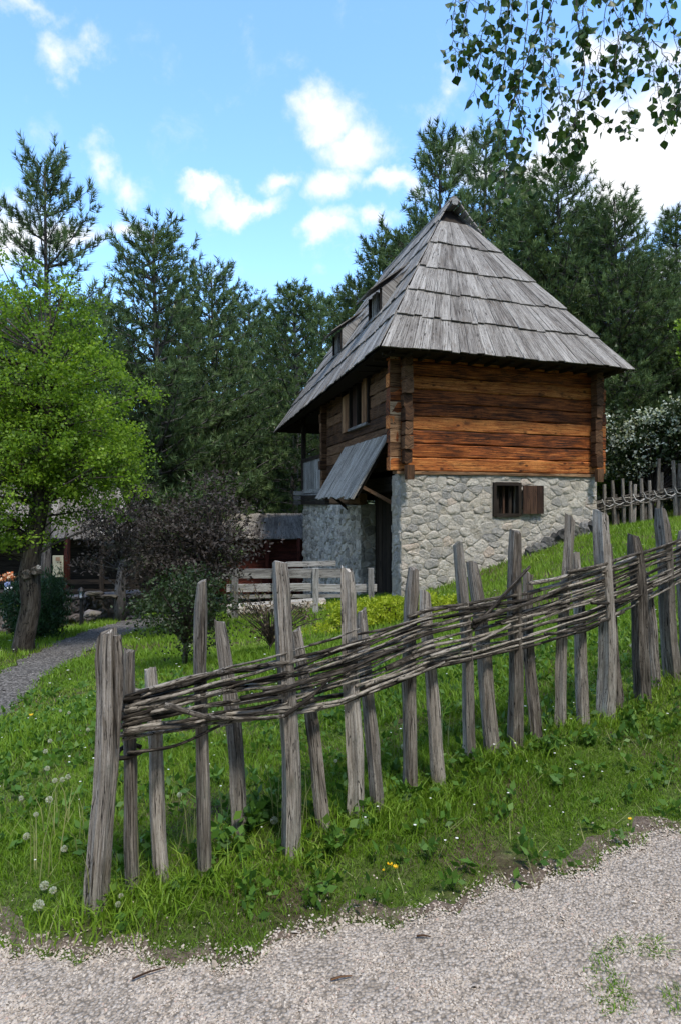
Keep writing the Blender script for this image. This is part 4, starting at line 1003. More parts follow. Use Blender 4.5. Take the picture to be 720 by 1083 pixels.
pine_proto('s', H=9.5, cb=3.6, R=2.6, seed=4, per=30, step=.46, sparse=.7, tl=.28, tw=.022)
def place_pine(key, px, ytop, Y, label, rot=None, wide=1., group='pines of the forest edge'):
    o, H, used = PINE[key]
    if used:
        c = o.copy(); C.objects.link(c)
        for ch in list(o.children): d = ch.copy(); C.objects.link(d); d.parent = c
    else: c = o; PINE[key][2] = True
    x = (px-HX)/F*Y; z0 = gh(x, Y)-.1; zt = CZ+(HY-ytop)/F*Y; s = (zt-z0)/H
    c.location = (x, Y, z0); c.scale = (s*wide, s*wide, s); c.rotation_euler = (0, 0, random.uniform(0, 6.28) if rot is None else rot)
    c['label'] = label
    if group: c['group'] = group
    elif 'group' in c: del c['group']
PL_ = [('s',49,176,13,'sparse tall pine with grey trunk behind the bright green tree',.72,None),
 ('a',165,242,22,'dark full pine with the tallest top left of the house',.95,None),('b',224,290,28,'dark pine right of the tallest left pine',.9,None),
 ('c',312,308,33,'slender pine just left of the house roof',1.1,None),('t',466,150,24,'slim pine top rising over the left of the roof peak',.8,None),
 ('t',512,146,26,'pine top rising just right of the roof peak',.8,None),('b',588,178,22,'broad pine with bare grey trunk right of the roof',.9,None),
 ('a',652,212,21,'broad dark pine above the flowering bush',.95,None),('c',716,226,25,'narrow pine at the right edge of the picture',.9,None)]
for k, px, yt, Y, lb, wd, gr in PL_: place_pine(k, px, yt, Y, lb, wide=wd, group=gr)
BK = [('b',110,325,24),('c',190,330,27),('a',262,318,37),('b',340,320,42),('a',290,340,40),('t',402,262,27),('c',436,250,29),('c',380,300,27),('c',545,195,27),('c',622,222,26),('b',690,272,24),
      ('c',560,230,22),('b',610,260,22.5),('a',668,280,22.5),('c',630,240,24),('b',740,285,22),('a',700,300,21.5),('c',775,270,24),('b',30,330,22),('a',-30,300,24),('b',80,345,22),('a',-90,280,28),('b',830,255,22),
      ('a',140,380,22),('b',195,390,28),('c',255,380,38),('b',300,400,39),('a',205,420,31),('a',725,330,21.),('b',655,350,21.),('c',485,235,30),('a',-150,300,30),('b',900,260,22),('b',0,400,21),('a',60,410,24),
      ('a',280,440,37),('b',170,440,23),('b',330,430,44),('a',110,430,24),('c',600,330,21)]
BK2 = [(-12,-11,12,'a'),(-6,-15,13,'b'),(0,-17,12,'c'),(6,-15,13,'a'),(12,-12,12,'b'),(18,-7,13,'a'),(21,1,13,'b'),(-3,-20,15,'b'),(9,-19,14,'c'),(-14,-16,14,'b'),(23,9,13,'b'),(-9,-10,13,'c'),(3,-12,12,'b'),(9,-11,12,'a'),(15,-9,12,'b'),(18,4,11,'c'),(-3,-11,12,'a')]
for k, px, yt, Y in BK: place_pine(k, px, yt, Y, 'dark pine standing within the dense forest behind the house and lawn')

for x_, y_, h_, k in BK2:   # unseen pines added behind the camera to block low sky and darken the eaves
    o, H, used = PINE[k]; c = o.copy(); C.objects.link(c)
    for ch in list(o.children): d = ch.copy(); C.objects.link(d); d.parent = c
    h_ *= 1.45 if x_ > -7 else .9; s_ = h_/H; c.location = (x_, y_, gh(x_, y_)-.1); c.scale = (s_, s_, s_); c.rotation_euler = (0, 0, random.uniform(0, 6)); c['label'] = 'unseen pine added behind the viewer to block low sky light'; c['group'] = 'added sky blocking pines behind the viewer'

def blob_cloud(blobs, nclu, per, sig, r, shell=.55):
    """leaf points in clumps spread through ellipsoids"""
    vol = np.array([b[3]*b[4]*b[5] for b in blobs]); vol = vol/vol.sum(); bi = r.choice(len(blobs), nclu, p=vol)
    B = np.array(blobs)[bi]; d = r.normal(size=(nclu, 3)); d /= np.linalg.norm(d, axis=1)[:, None]; rad = (shell+(1-shell)*r.rand(nclu))**1.0
    Cn = B[:, :3]+d*rad[:, None]*B[:, 3:6]
    P = np.repeat(Cn, per, 0)+r.normal(size=(nclu*per, 3))*np.array(sig)
    tn = np.repeat(r.rand(nclu), per)*.55+r.rand(nclu*per)*.45
    return Cn, P, tn
def limb_mesh(base, fork, ends, r0, n=4, seed=0, r1=.006, frac=.5, path=None):
    rr_ = random.Random(seed); mb = MB()
    for e in ends:
        e = Vector(e); b = base.lerp(fork, rr_.uniform(frac, 1))
        if path: c_ = [p for p in path if p.z < e.z-.1] or [path[0]]; q_ = min(c_[-3:], key=lambda p: (p-e).length+rr_.uniform(0, .5)); b = q_
        mid = b.lerp(e, .45)+vv(rr_.uniform(-.1, .1), rr_.uniform(-.1, .1), rr_.uniform(0, .2))*(e-b).length*.5
        pts = [b, b.lerp(mid, .5)+vv(0, 0, .03), mid, mid.lerp(e, .5), e]; tube(mb, pts, [r0*f for f in (1, .8, .6, .4)]+[r1], n, .05, ends=False)
    return mb
def bushy(name, base, label, cat, blobs, nclu, per, sig, size, mat, trunk=None, seed=0, nlimb=30, r0=.03, aspect=.7, barkm='twig', shell=.5, up=0., group=None):
    r = np.random.RandomState(seed); t = thing(name, base, label, cat, group)
    Cn, P, tn = blob_cloud(blobs, nclu, per, sig, r, shell)
    V, Fc, tone = leaves_np(P, size, r, aspect, tn, up=up); npmesh('foliage', V, Fc, M[mat], t, tone=tone, off=base)
    tr = trunk or [(base, r0*1.5), (base+vv(0, 0, .3*(max(b[2] for b in blobs)-base.z)), r0)]
    mb = MB(); tube(mb, [p for p, _ in tr], [q for _, q in tr], 12, .10, seed=seed); build('trunk', mb, M[barkm], t, smooth=True)
    pth = [p for p, _ in tr][max(0, len(tr)-5):]; pth = [pth[i].lerp(pth[i+1], q/4) for i in range(len(pth)-1) for q in range(4)]+[pth[-1]] if len(pth) > 2 else None
    mb = limb_mesh(tr[-2][0] if len(tr) > 1 else base, tr[-1][0], Cn[:nlimb], r0, 5, seed, path=pth); build('branches', mb, M[barkm], t, smooth=True)
    return t
# bright green broadleaf tree on the left
b = hit(24, 690); tb = lambda px, py, Y=9.0: at(px, py, Y)
cr = [(*tb(45, 345, 9.2), .75, .8, .55), (*tb(20, 400, 9.0), 1.1, 1.1, .75), (*tb(95, 420, 9.1), .95, 1.0, .75), (*tb(50, 470, 9.0), 1.35, 1.3, .8), (*tb(120, 480, 9.), .62, .9, .55), (*tb(0, 520, 9.), 1.2, 1.1, .7),
      (*tb(100, 520, 9.1), .75, .8, .42), (*tb(-60, 450, 9.), 1.1, 1.2, 1.2), (*tb(25, 560, 8.9), .75, .7, .4), (*tb(100, 370, 9.1), .35, .5, .35), (*tb(-10, 330, 9.1), .5, .6, .5), (*tb(-110, 560, 8.8), .8, .8, .6), (*tb(30, 300, 9.1), .22, .3, .4), (*tb(70, 305, 9.1), .2, .3, .4), (*tb(100, 335, 9.1), .25, .3, .35), (*tb(0, 300, 9.1), .25, .3, .4), (*tb(130, 400, 9.), .3, .4, .3), (*tb(155, 470, 9.), .25, .3, .25), (*tb(150, 520, 9.), .3, .3, .2)]
trk = [(b-vv(0, 0, .15), .19), (b+vv(.02, 0, .15), .148), (tb(33, 640), .135), (tb(31, 606), .15), (tb(34, 585), .125), (tb(44, 520), .13), (tb(50, 450), .09), (tb(48, 380), .045)]
lt = bushy('broadleaf_tree', b, 'bright spring green broadleaf tree with leaning knotted trunk at left', 'tree', cr, 1050, 64, (.085, .085, .055), .042, 'spring', trk, 31, 230, .022, .75, 'bark', .3)
for (px, py, w) in ((27, 608, .075), (36, 604, .06)):
    mb = MB(); c = at(px, py, 8.84); 
    tube(mb, [c+vv(0, .12, 0), c+vv(0, .03, 0), c, c+vv(0, .02, 0)], [w, w, w*.7, w*.35], 10, .1); build('burr', mb, M['bark'], lt)
mb = MB(); c = at(41, 602, 8.9); tube(mb, [c+vv(-.08, .05, -.02), c+vv(.01, -.02, .03)], [.04, .032], 8, .1); build('cut_branch', mb, M['greywood'], lt)
# purple leaved trees
b = hit(127, 657)
bushy('purple_leaf_tree', b, 'purple brown leaved tree over the stone wall, left of its twin', 'tree', [(*at(125, 555, b.y), .85, .9, .55), (*at(100, 590, b.y), .45, .5, .3), (*at(160, 585, b.y), .5, .6, .5), (*at(150, 530, b.y), .5, .5, .4)],
      200, 34, (.15, .15, .045), .066, 'purple', [(b-vv(0, 0, .1), .13), (at(127, 625, b.y), .11), (at(130, 585, b.y), .06)], 32, 70, .022, .5, 'pinebark')
b = hit(225, 668)
bushy('purple_leaf_tree', b, 'larger purple brown leaved tree before the plank rails left of the house', 'tree', [(*at(215, 548, b.y), .75, .9, .42), (*at(210, 590, b.y), .75, .8, .5), (*at(258, 575, b.y), .35, .5, .25), (*at(165, 600, b.y), .6, .5, .45), (*at(150, 560, b.y), .5, .5, .4), (*at(225, 515, b.y), .35, .4, .25), (*at(190, 630, b.y), .5, .5, .3)],
      300, 32, (.16, .16, .04), .064, 'purple', [(b-vv(0, 0, .1), .07), (at(222, 630, b.y), .06), (at(228, 585, b.y), .04)], 33, 150, .02, .5, 'twig')
b = hit(195, 705)
bushy('green_shrub', b, 'dark green leafy shrub behind the left stakes', 'shrub', [(*at(195, 640, b.y), .52, .5, .28), (*at(165, 650, b.y), .3, .3, .22), (*at(222, 660, b.y), .3, .3, .22), (*at(205, 615, b.y), .33, .3, .2), (*at(200, 682, b.y), .2, .25, .16)],
      190, 26, (.08, .08, .04), .036, 'shrubgreen', [(b-vv(0, 0, .1), .03), (at(198, 660, b.y), .02)], 34, 60, .011, .6)
b = hit(285, 690)
bushy('bare_shrub', b, 'thin brown twiggy shrub below the plank rails', 'shrub', [(*at(290, 650, b.y), .42, .4, .28), (*at(265, 635, b.y), .25, .3, .22), (*at(320, 655, b.y), .22, .3, .18)],
      110, 7, (.05, .05, .05), .035, 'brownleaf', [(b-vv(0, 0, .1), .012), (at(287, 670, b.y), .01)], 35, 100, .006, .5, shell=.3)
# dark conifer bush at the path
b = hit(42, 676)
def conif(name, base, label, blobs, n, size, mat, seed, up, aspect=.25, cat='shrub', per=20, sig=(.05, .05, .06), shell=.7):
    r = np.random.RandomState(seed); t = thing(name, base, label, cat); Cn, P, tn = blob_cloud(blobs, n, per, sig, r, shell)
    keep = P[:, 2] > gz(P[:, 0], P[:, 1])-.02
    V, Fc, tone = leaves_np(P[keep], size, r, aspect, tn[keep], up=up); npmesh('foliage', V, Fc, M[mat], t, tone=tone, off=base)
    mb = limb_mesh(base-vv(0, 0, .05), base+vv(0, 0, .1), Cn[:60], .012, 4, seed); build('branches', mb, M['twig'], t); return t
conif('conifer_bush', b, 'round dark blue green conifer bush beside the left path', [(*at(42, 655, b.y), .42, .5, .35), (*at(48, 635, b.y), .36, .4, .38), (*at(22, 640, b.y), .3, .35, .4), (*at(55, 615, b.y), .15, .2, .22)], 520, .07, 'needledim', 36, 1.3)
# low yellow green bush before the door
b = at(400, 662, 9.3); b.z = gh(b.x, b.y)
conif('juniper_bush', b, 'low spreading yellow green bush in front of the house door', [(*at(375, 652, 9.2), .34, .45, .2), (*at(415, 650, 9.4), .44, .5, .24), (*at(450, 644, 9.5), .38, .4, .2), (*at(476, 640, 9.6), .22, .3, .15), (*at(395, 644, 9.6), .30, .4, .14), (*at(350, 672, 9.0), .3, .4, .16), (*at(330, 680, 8.9), .25, .35, .14), (*at(352, 642, 9.5), .13, .2, .06)],
      900, .05, 'yellowbush', 37, .9, .35, per=24, sig=(.055, .055, .02), shell=.55)
# white flowering bush on the right
b = at(690, 540, 17.8); b.z = gh(b.x, b.y)
fb = [(*at(690, 465, 17.8), 1.1, .8, .8), (*at(660, 490, 17.7), .65, .6, .5), (*at(725, 455, 17.9), 1.0, .8, .9), (*at(650, 445, 17.9), .45, .5, .4), (*at(755, 480, 17.7), .8, .8, .8)]
t = bushy('flowering_bush', b, 'tall green bush covered in white blossom behind the far fence', 'shrub', fb, 330, 26, (.15, .15, .09), .10, 'shrubgreen', None, 38, 90, .03, .7)
r = np.random.RandomState(40); Cn, P, tn = blob_cloud(fb, 300, 15, (.13, .13, .06), r, .8); V, Fc, tone = leaves_np(P, .075, r, .9, tn)
npmesh('blossom', V, Fc, M['blossom'], t, tone=tone, off=b)
b = at(640, 530, 18.9); b.z = gh(b.x, b.y)
bushy('green_shrub', b, 'small light green shrub right behind the house corner', 'shrub', [(*at(640, 508, 18.9), .5, .5, .35), (*at(655, 515, 19), .4, .4, .3)], 90, 26, (.1, .1, .06), .07, 'spring', None, 41, 20, .02)
b = at(735, 400, 16); b.z = gh(b.x, b.y)
bushy('broadleaf_tree', b, 'light green broadleaf branch tips at the right edge under the pines', 'tree', [(*at(742, 345, 16), .55, .6, .45), (*at(765, 380, 16), .9, .9, 1.)], 100, 26, (.13, .13, .08), .07, 'spring', [(b-vv(0, 0, .1), .12), (at(770, 380, 16), .05)], 42, 30, .02)
# forest undergrowth (reads as one dark mass between the trunks)
r = np.random.RandomState(44); n = 36000; x = r.uniform(-16, 16, n); y = 21+r.rand(n)*7+np.abs(x+1)*-.12; cl = .9+.7*np.sin(x*2.1)*np.sin(y*1.3+x)
y = np.where(x > 5.2, y-2, y)
P = np.stack([x, y, gz(x, y)+r.rand(n)*np.clip(cl, .2, 1.7)*1.4], -1); ok = ~inpoly(x, y, HPOLY+np.array([0, 0])); P = P[ok & ~((x > -6) & (x < 2) & (y < 30))]
V, Fc, tn = leaves_np(P, .16, r, .6); tag(npmesh('undergrowth', V, Fc, M['shrubgreen'], tone=tn*.8, kind='stuff'), 'dark leafy undergrowth along the foot of the pine forest', 'undergrowth')

# ------------------------------------------------------------------ plank rail fence left of the house
rf = thing('rail_fence', at(330, 640, 12.2), 'grey plank rail fence left of the stone wall of the house', 'fence')
def rail(px0, py0, px1, py1, Y0, Y1, h, par=rf, th=.035):
    mb = MB(); beam(mb, at(px0, py0, Y0), at(px1, py1, Y1), th, h, side=(0, 1, 0), segs=6, jit=.004); build('rail', mb, M['greywood'], par)
rail(235,607,372,606,12.1,12.4,.17); rail(182,608,233,607,12,12.1,.15); rail(240,622,332,621,12.12,12.3,.14); rail(334,622,398,622,12.3,12.45,.14); rail(240,631,372,630,12.15,12.4,.07); rail(303,597,355,596,13.3,13.5,.10)
for px in (187, 249, 292, 334, 392):
    Y = 12.0+(px-187)*.0022; g0 = gh((px-HX)/F*Y, Y-.05); mb = MB(); beam(mb, vv((px-HX)/F*Y, Y-.06, g0-.1), at(px, 601, Y-.06), .11, .08, side=(1, 0, 0), jit=.004); build('post', mb, M['greywood'], rf)
r_ = random.Random(31); lowt = thing('stone_wall', at(300, 645, 12.9), 'low pale dry stone wall under the plank rails', 'wall')
def rubble(par, p0, p1, h, rh, sw, seed, mat, depth=.35, proud=.05, base=-.25):
    d = (p1-p0); w = vv(d.x, d.y, 0).length; dd = vv(d.x, d.y, 0)/w; N = vv(dd.y, -dd.x, 0); rr2 = random.Random(seed)
    core_ = MB(); 
    for z in (0,):
        P_ = [p0-N*depth, p1-N*depth, p1, p0]
        bt = [vv(p.x, p.y, min(p0.z, p1.z)+base) for p in P_]; tp = [vv(p.x, p.y, (p.z)+h-.02) for p in P_]
        for i in range(4): j = (i+1) % 4; core_.quad([bt[i], bt[j], tp[j], tp[i]])
        core_.quad(tp)
    build('core', core_, M[mat], par)
    for s in stone_layout(w, base, h, rh, sw, seed):
        mb = MB(); stone_geo(mb, lambda x, z: p0+dd*x+vv(0, 0, (p1.z-p0.z)*x/w+z), N, s, rr2, proud, .01); build('stone', mb, M[mat], par)
a, c = at(240, 640, 12.7), at(345, 640, 13.0); a.z = gh(a.x, a.y); c.z = gh(c.x, c.y); rubble(lowt, a, c, .22, (.1, .18), (.18, .4), 12, 'stone')
sw_ = thing('stone_wall', at(100, 655, 14.2), 'brown dry stone retaining wall beside the left path', 'wall')
a, c = at(66, 660, 13.9), at(150, 655, 14.6); a.z = gh(a.x, a.y); c.z = gh(c.x, c.y); rubble(sw_, a, c, .62, (.12, .24), (.15, .42), 13, 'rockred', .5, .07)
sw2 = thing('stone_wall', at(-10, 665, 12.6), 'low reddish stone wall at the far left edge', 'wall')
a, c = at(-90, 668, 12.6), at(64, 660, 13.6); a.z = gh(a.x, a.y); c.z = gh(c.x, c.y); rubble(sw2, a, c, .42, (.12, .22), (.15, .4), 14, 'rockred', .5, .07)
for i, (px, py, w, h, lb) in enumerate(((100,627,.20,.07,'long pale stone on top of the brown wall, left one'),(117,630,.18,.05,'long pale stone on top of the brown wall, right one'),(98,648,.16,.10,'bluish boulder at the foot of the brown wall'))):
    Y = 14.0 if i < 2 else 13.7; c = at(px, py, Y); t = thing('boulder', c, lb, 'stone'); mb = MB()
    stone_geo(mb, lambda x, z: c+vv(x, 0, z), vv(0, -1, 0), (-w, w, -h, h*.7, -h*.8, h*.3), random.Random(i), .2, 0); mb2 = mb
    build('rock', mb, M['rockred'], t, smooth=True)

# red shed far behind the rails
sh = thing('shed', at(300, 610, 24.8), 'dark red wooden shed with pale grey roof beyond the rail fence', 'shed')
sh.location.z = -2.4
def wp(px, Y): return vv((px-HX)/F*Y, Y, 0)
A0, A1 = wp(225, 24.3), wp(324, 24.8)
for k in range(8):
    z = -1.7+k*.25; mb = MB(); beam(mb, A0+vv(0, 0, z), A1+vv(0, 0, z), .06, .24, side=(0, 1, 0)); build('plank', mb, M['redwood'], sh)
mb = MB(); beam(mb, A0+vv(0, 1.6, -.9), A1+vv(0, 1.6, -.9), 3., 2., side=(0, 1, 0)); build('wall', mb, M['darkshade'], sh)
for px in (283, 316): mb = MB(); p = wp(px, 24.2); beam(mb, p+vv(0, 0, -2.4), p+vv(0, 0, .25), .12, .12, side=(1, 0, 0)); build('post', mb, M['redwood'], sh)
rp = MB(); e0, e1 = A0+vv(-.5, -.5, .22), A1+vv(.5, -.5, .22); t0, t1 = A0+vv(.3, 1.6, 1.1), A1+vv(-.2, 1.6, 1.1)
for k in range(26):
    u0, u1 = k/26, (k+.96)/26; mb = MB(); p, q = e0.lerp(e1, (u0+u1)/2), t0.lerp(t1, (u0+u1)/2); beam(mb, p, q, (e1-e0).length/26*.96, .03, side=(1, 0, 0), jit=.01); build('roof_board', mb, M['shingle'], sh)

# cabin on the far left
cb = thing('cabin', at(60, 640, 17.5), 'dark timber cabin with grey board roof half hidden at far left', 'cabin')
cb.location.z = -1.4
A0, A1 = wp(-110, 17.2), wp(150, 18.0)
for k in range(9):
    z = -1.2+k*.24; mb = MB(); beam(mb, A0+vv(0, 0, z), A1+vv(0, 0, z), .12, .23, side=(0, 1, 0), segs=6, jit=.004); build('log', mb, M['darkshade'], cb)
mb = MB(); beam(mb, A0+vv(.2, 1.6, -.6), A1+vv(-.2, 1.6, -.6), 3, 2.2, side=(0, 1, 0)); build('wall', mb, M['darkshade'], cb)
e0, e1 = A0+vv(-.4, -1.0, .72), A1+vv(.2, -1.0, .60); t0, t1 = A0+vv(.6, 1.5, 2.2), A1+vv(-1.2, 1.5, 2.1)
for k in range(34):
    mb = MB(); u = (k+.5)/34; beam(mb, e0.lerp(e1, u), t0.lerp(t1, u), (e1-e0).length/34*.95, .04, side=(1, 0, 0), jit=.012); build('roof_board', mb, M['stakedark'], cb)
for px in (-40, 71, 108, 146): mb = MB(); p = wp(px, 16.6); beam(mb, p+vv(0, 0, -1.4), p+vv(0, 0, .7), .11, .11, side=(1, 0, 0)); build('post', mb, M['redwood'] if px == 71 else M['darkshade'], cb)
for z in (-.42, -.66, -.9): mb = MB(); beam(mb, wp(-100, 16.5)+vv(0, 0, z), wp(146, 16.6)+vv(0, 0, z), .05, .10, side=(0, 1, 0)); build('rail', mb, M['darkshade'], cb)
# notice on the cabin: cream sheet with small print
no = thing('notice_board', at(62, 610, 16.4), 'tall cream notice sheet hanging on the dark cabin', 'notice')
mb = MB(); beam(mb, at(61.5, 610.3, 16.4), at(61.5, 587.5, 16.4), .03, .26, side=(0, 1, 0)); 
M['cream'] = plain('cream painted board', (.62, .52, .33), .7, .08); M['print'] = plain('dark print', (.10, .05, .03), .8); M['redprint'] = plain('faded red print', (.40, .22, .12), .8)
build('sheet', mb, M['cream'], no)
mb = MB(); beam(mb, at(61, 593.2, 16.37), at(61, 589.3, 16.37), .004, .10, side=(0, 1, 0)); build('emblem', mb, M['redprint'], no)
mb = MB()
for (x, y0, y1, w) in ((61.2,594.5,595.4,.03),(63.9,593.9,595.6,.035),(64.3,597,597.6,.04),(64.3,598.6,599.3,.04),(64.3,600.2,600.9,.05),(64.4,602,602.6,.04),(64.4,603.6,604.3,.05),(64.4,605.2,605.9,.04),(64.4,607,607.8,.05),(60.4,607.2,607.8,.05)):
    beam(mb, at(x, y1, 16.37), at(x, y0, 16.37), .004, w, side=(0, 1, 0))
build('lettering', mb, M['print'], no)
# lantern on a post
ln = thing('lantern_post', at(86, 660, 13.3), 'small dark post with a pale lantern before the stone wall', 'lamp'); ln.location.z = gh(ln.location.x, 13.3)
M['glass'] = plain('frosted lantern glass', (.35, .40, .46), .3, .1)
pb = Vector(ln.location)
mb = MB(); beam(mb, pb-vv(0, 0, .1), at(86, 633, 13.3), .05, .05, side=(1, 0, 0)); build('post', mb, M['iron'], ln)
mb = MB(); beam(mb, at(86, 632, 13.3), at(86, 625.5, 13.3), .06, .06, side=(1, 0, 0), bev=.01); build('glass', mb, M['glass'], ln)
for dx in (-1, 1):
    for dy in (-1, 1): mb = MB(); o2 = vv(dx*.035, dy*.035, 0); beam(mb, at(86, 632.5, 13.3)+o2, at(86, 625, 13.3)+o2, .012, .012); build('bar', mb, M['iron'], ln)
mb = MB(); tube(mb, [at(86, 625, 13.3), at(86, 623.5, 13.3), at(86, 621, 13.3)], [.075, .06, .008], 8); build('cap', mb, M['iron'], ln)
mb = MB(); beam(mb, at(86, 633.3, 13.3), at(86, 632.2, 13.3), .1, .1, side=(1, 0, 0)); build('base', mb, M['iron'], ln)
# flower pots on the rail at the left edge
M['blueglaze'] = plain('blue and white glaze', (.20, .26, .48), .35, .2, 30.); M['whiteglaze'] = plain('white glaze', (.7, .72, .75), .35, .1); M['orange'] = leafmat('orange flowers', [(.6, .14, .05), (.75, .30, .12), (.7, .6, .45)], .2)
fp = thing('flower_pot', at(8.5, 625, 12.4), 'blue and white pot of orange flowers at the far left edge', 'flower pot')
c = at(8.5, 625, 12.4)
mb = MB(); tube(mb, [c, c+vv(0, 0, .05), c+vv(0, 0, .07)], [.06, .075, .07], 12); build('saucer', mb, M['whiteglaze'], fp, smooth=True)
mb = MB(); tube(mb, [c+vv(0, 0, .07), c+vv(0, 0, .11), c+vv(0, 0, .17)], [.05, .068, .05], 12); build('pot', mb, M['blueglaze'], fp, smooth=True)
r = np.random.RandomState(3); P = np.array(c+vv(0, 0, .27))+r.normal(0, 1, (140, 3))*[.06, .05, .035]; V, Fc, tn = leaves_np(P, .045, r, .9); npmesh('flowers', V, Fc, M['orange'], fp, tone=tn, off=fp.location)
mb = MB(); 
for k in range(6): tube(mb, [c+vv(0, 0, .16), c+vv(math.cos(k)*.05, math.sin(k)*.04, .26)], [.004, .003], 4)
build('stems', mb, M['weed'], fp)
sh2 = thing('shelf', at(5, 629, 12.4), 'dark plank shelf carrying the flower pot', 'shelf')
mb = MB(); beam(mb, at(-60, 626.8, 12.4), at(16, 626.8, 12.4), .3, .05, side=(0, 1, 0)); build('plank', mb, M['darkshade'], sh2)
for px in (-55, 11): mb = MB(); p = at(px, 628, 12.4); beam(mb, vv(p.x, p.y, gh(p.x, p.y)-.05), p, .07, .07, side=(1, 0, 0)); build('leg', mb, M['darkshade'], sh2)

# ------------------------------------------------------------------ birch boughs hanging in at the top right
bt = thing('birch_tree', (4.3, 3.4, gh(4.3, 3.4)), 'birch with dark hanging leafy twigs at the top right', 'tree')
mb = MB(); tp = [vv(4.3, 3.4, gh(4.3, 3.4)-.1), vv(4.25, 3.4, 1.6), vv(4.15, 3.35, 3.4), vv(3.9, 3.3, 5.4), vv(3.7, 3.3, 7.)]
tube(mb, tp, [.15, .12, .10, .07, .03], 12, .05); build('trunk', mb, M['birchbark'], bt, smooth=True)
mb = MB(); tube(mb, [tp[2], vv(3.2, 3.2, 4.6), vv(2.1, 3.1, 5.0), vv(1.2, 3.05, 4.7), vv(.5, 3.0, 4.2)], [.05, .038, .028, .02, .008], 8, .05); build('bough', mb, M['twig'], bt, smooth=True)
ST = [[(486,-90),(482,-20),(478,40),(483,74)],[(500,-90),(497,-10),(490,40),(488,72)],[(515,-90),(514,0),(508,50),(500,102)],[(528,-80),(530,0),(524,60),(512,112)],[(545,-70),(540,20),(528,90),(527,165)],
 [(590,-60),(572,20),(550,80),(536,140),(532,208)],[(560,-60),(556,40),(548,110),(552,160),(562,205)],[(592,-40),(578,30),(571,100),(580,160),(604,176)],[(600,-50),(582,10),(585,80),(602,130),(614,160)],[(604,-40),(610,20),(617,70),(608,130),(618,150)],
 [(612,-40),(618,30),(624,80),(625,115),(645,132)],[(640,-40),(652,20),(656,70),(664,115),(667,148)],[(655,-60),(660,10),(650,60),(652,90)],[(668,-50),(672,10),(688,60),(698,110),(706,142)],[(690,-50),(684,10),(676,50),(670,80)],
 [(700,-60),(704,0),(716,50),(712,100),(716,136)],[(735,-60),(728,10),(722,70),(725,120)],[(650,-50),(640,10),(632,60),(636,100)],[(530,150),(528,180),(530,212)],[(560,-60),(542,-10),(532,40),(538,80)],[(575,40),(590,80),(596,120),(590,158)],
 [(690,40),(704,60),(716,80),(722,110)],[(545,100),(556,130),(548,165),(540,190)],[(600,100),(612,120),(600,150),(608,175)],[(615,-60),(622,-10),(614,20),(612,42)],[(660,30),(675,50),(690,70),(692,100)]]
lm = []
for q in range(4):      # four leaf shapes, real size, shared by all leaves
    rr2 = random.Random(q); w = .5+rr2.uniform(-.05, .07)
    out_ = [(0, 0), (.28, .18), (w, .36), (w*.78, .62), (.16, .86), (0, 1.05), (-.16, .86), (-w*.78, .62), (-w, .36), (-.28, .18)]
    V = [(x, y, abs(x)*.28+.06*math.sin(y*5+q)) for x, y in out_]+[(0, .4, -.01), (0, .75, -.01)]
    Fc = [(0, 1, 10), (1, 2, 10), (2, 3, 10), (3, 11, 10), (3, 4, 11), (4, 5, 11), (5, 6, 11), (6, 7, 11), (7, 10, 11), (7, 8, 10), (8, 9, 10), (9, 0, 10)]
    me = bpy.data.meshes.new('leaf'); me.from_pydata(V, [], Fc); a_ = me.attributes.new('tone', 'FLOAT', 'POINT'); a_.data.foreach_set('value', [(.15, .4, .6, .9)[q]]*12)
    me.materials.append(M['birchleaf']); lm.append(me)
rr2 = random.Random(12); nl = 0; restV, restF, restT = [], [], []
tw = MB()
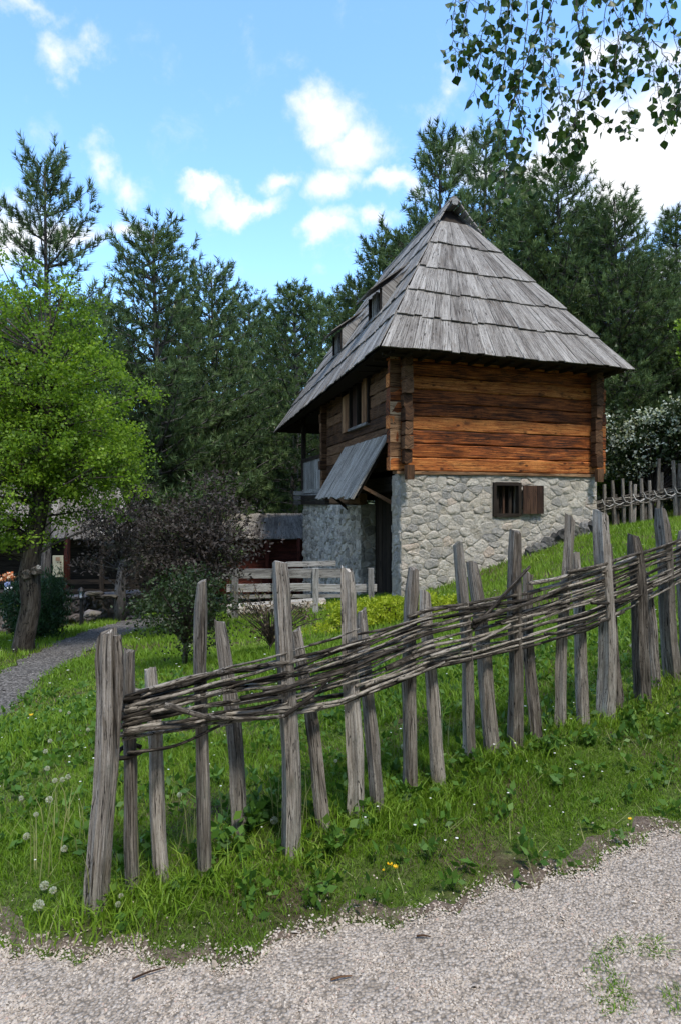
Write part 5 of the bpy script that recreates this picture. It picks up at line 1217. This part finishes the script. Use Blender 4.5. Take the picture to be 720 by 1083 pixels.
for i, s in enumerate(ST):
    Y = 2.95+rr2.uniform(-.3, .35); P = [at(x, y, Y+rr2.uniform(-.05, .05)) for x, y in s]
    sm = []
    for k in range(len(P)-1):
        for q in range(5): sm.append(P[k].lerp(P[k+1], q/5)+vv(rr2.uniform(-.006, .006), rr2.uniform(-.006, .006), 0))
    sm.append(P[-1]); mb = MB(); r0 = .0045 if i in (5, 9) else .0022
    tube(mb, sm, [r0*(1-.7*k/len(sm)) for k in range(len(sm))], 4, 0); build('twig', mb, M['twig'], bt)
    L = sum((P[k+1]-P[k]).length for k in range(len(P)-1)); n = int(L/.0115)
    for k in range(n):
        u = rr2.random(); f = u*(len(sm)-1); a = sm[int(f)].lerp(sm[min(int(f)+1, len(sm)-1)], f % 1)
        if a.z > CZ+(HY+45)/F*Y: continue
        if rr2.random() < .30*(1-u): continue
        ang = rr2.uniform(0, 6.28); o3 = vv(math.cos(ang), math.sin(ang)*.9, -.55)*rr2.uniform(.012, .05); size = rr2.uniform(.020, .043)
        dirv = (vv(math.cos(ang)*.5, math.sin(ang)*.5, -1)+vv(rr2.uniform(-.4, .4), rr2.uniform(-.4, .4), 0)).normalized()
        sd3 = dirv.cross(vv(rr2.uniform(-1, 1), rr2.uniform(-1, 1), rr2.uniform(-.3, .3))).normalized(); nn3 = sd3.cross(dirv)
        mt = Matrix((sd3, dirv, nn3)).transposed().to_4x4(); mt.translation = a+o3-bt.location
        me = lm[rr2.randrange(4)]
        tube(tw, [a, a+o3*.5+vv(0, 0, .003), a+o3], [.0009]*3, 3, 0, ends=False)
        if nl < 300 and a.z < CZ+(HY)/F*Y:
            o = bpy.data.objects.new('leaf', me); C.objects.link(o); o.parent = bt; o.matrix_local = mt @ Matrix.Scale(size, 4); nl += 1
        else:
            b0 = len(restV)
            for v in me.vertices: restV.append(mt @ (v.co*size))
            restF += [tuple(b0+j for j in p.vertices) for p in me.polygons]; restT += [rr2.random()]*len(me.vertices)
if restV: npmesh('leaf', [tuple(v) for v in restV], restF, M['birchleaf'], bt, tone=restT, kind='stuff')
build('leaf_stalks', tw, M['twig'], bt, kind='stuff')
print('stones', nst, 'shingles', count, 'birch leaves', nl, 'objects', len(bpy.data.objects))
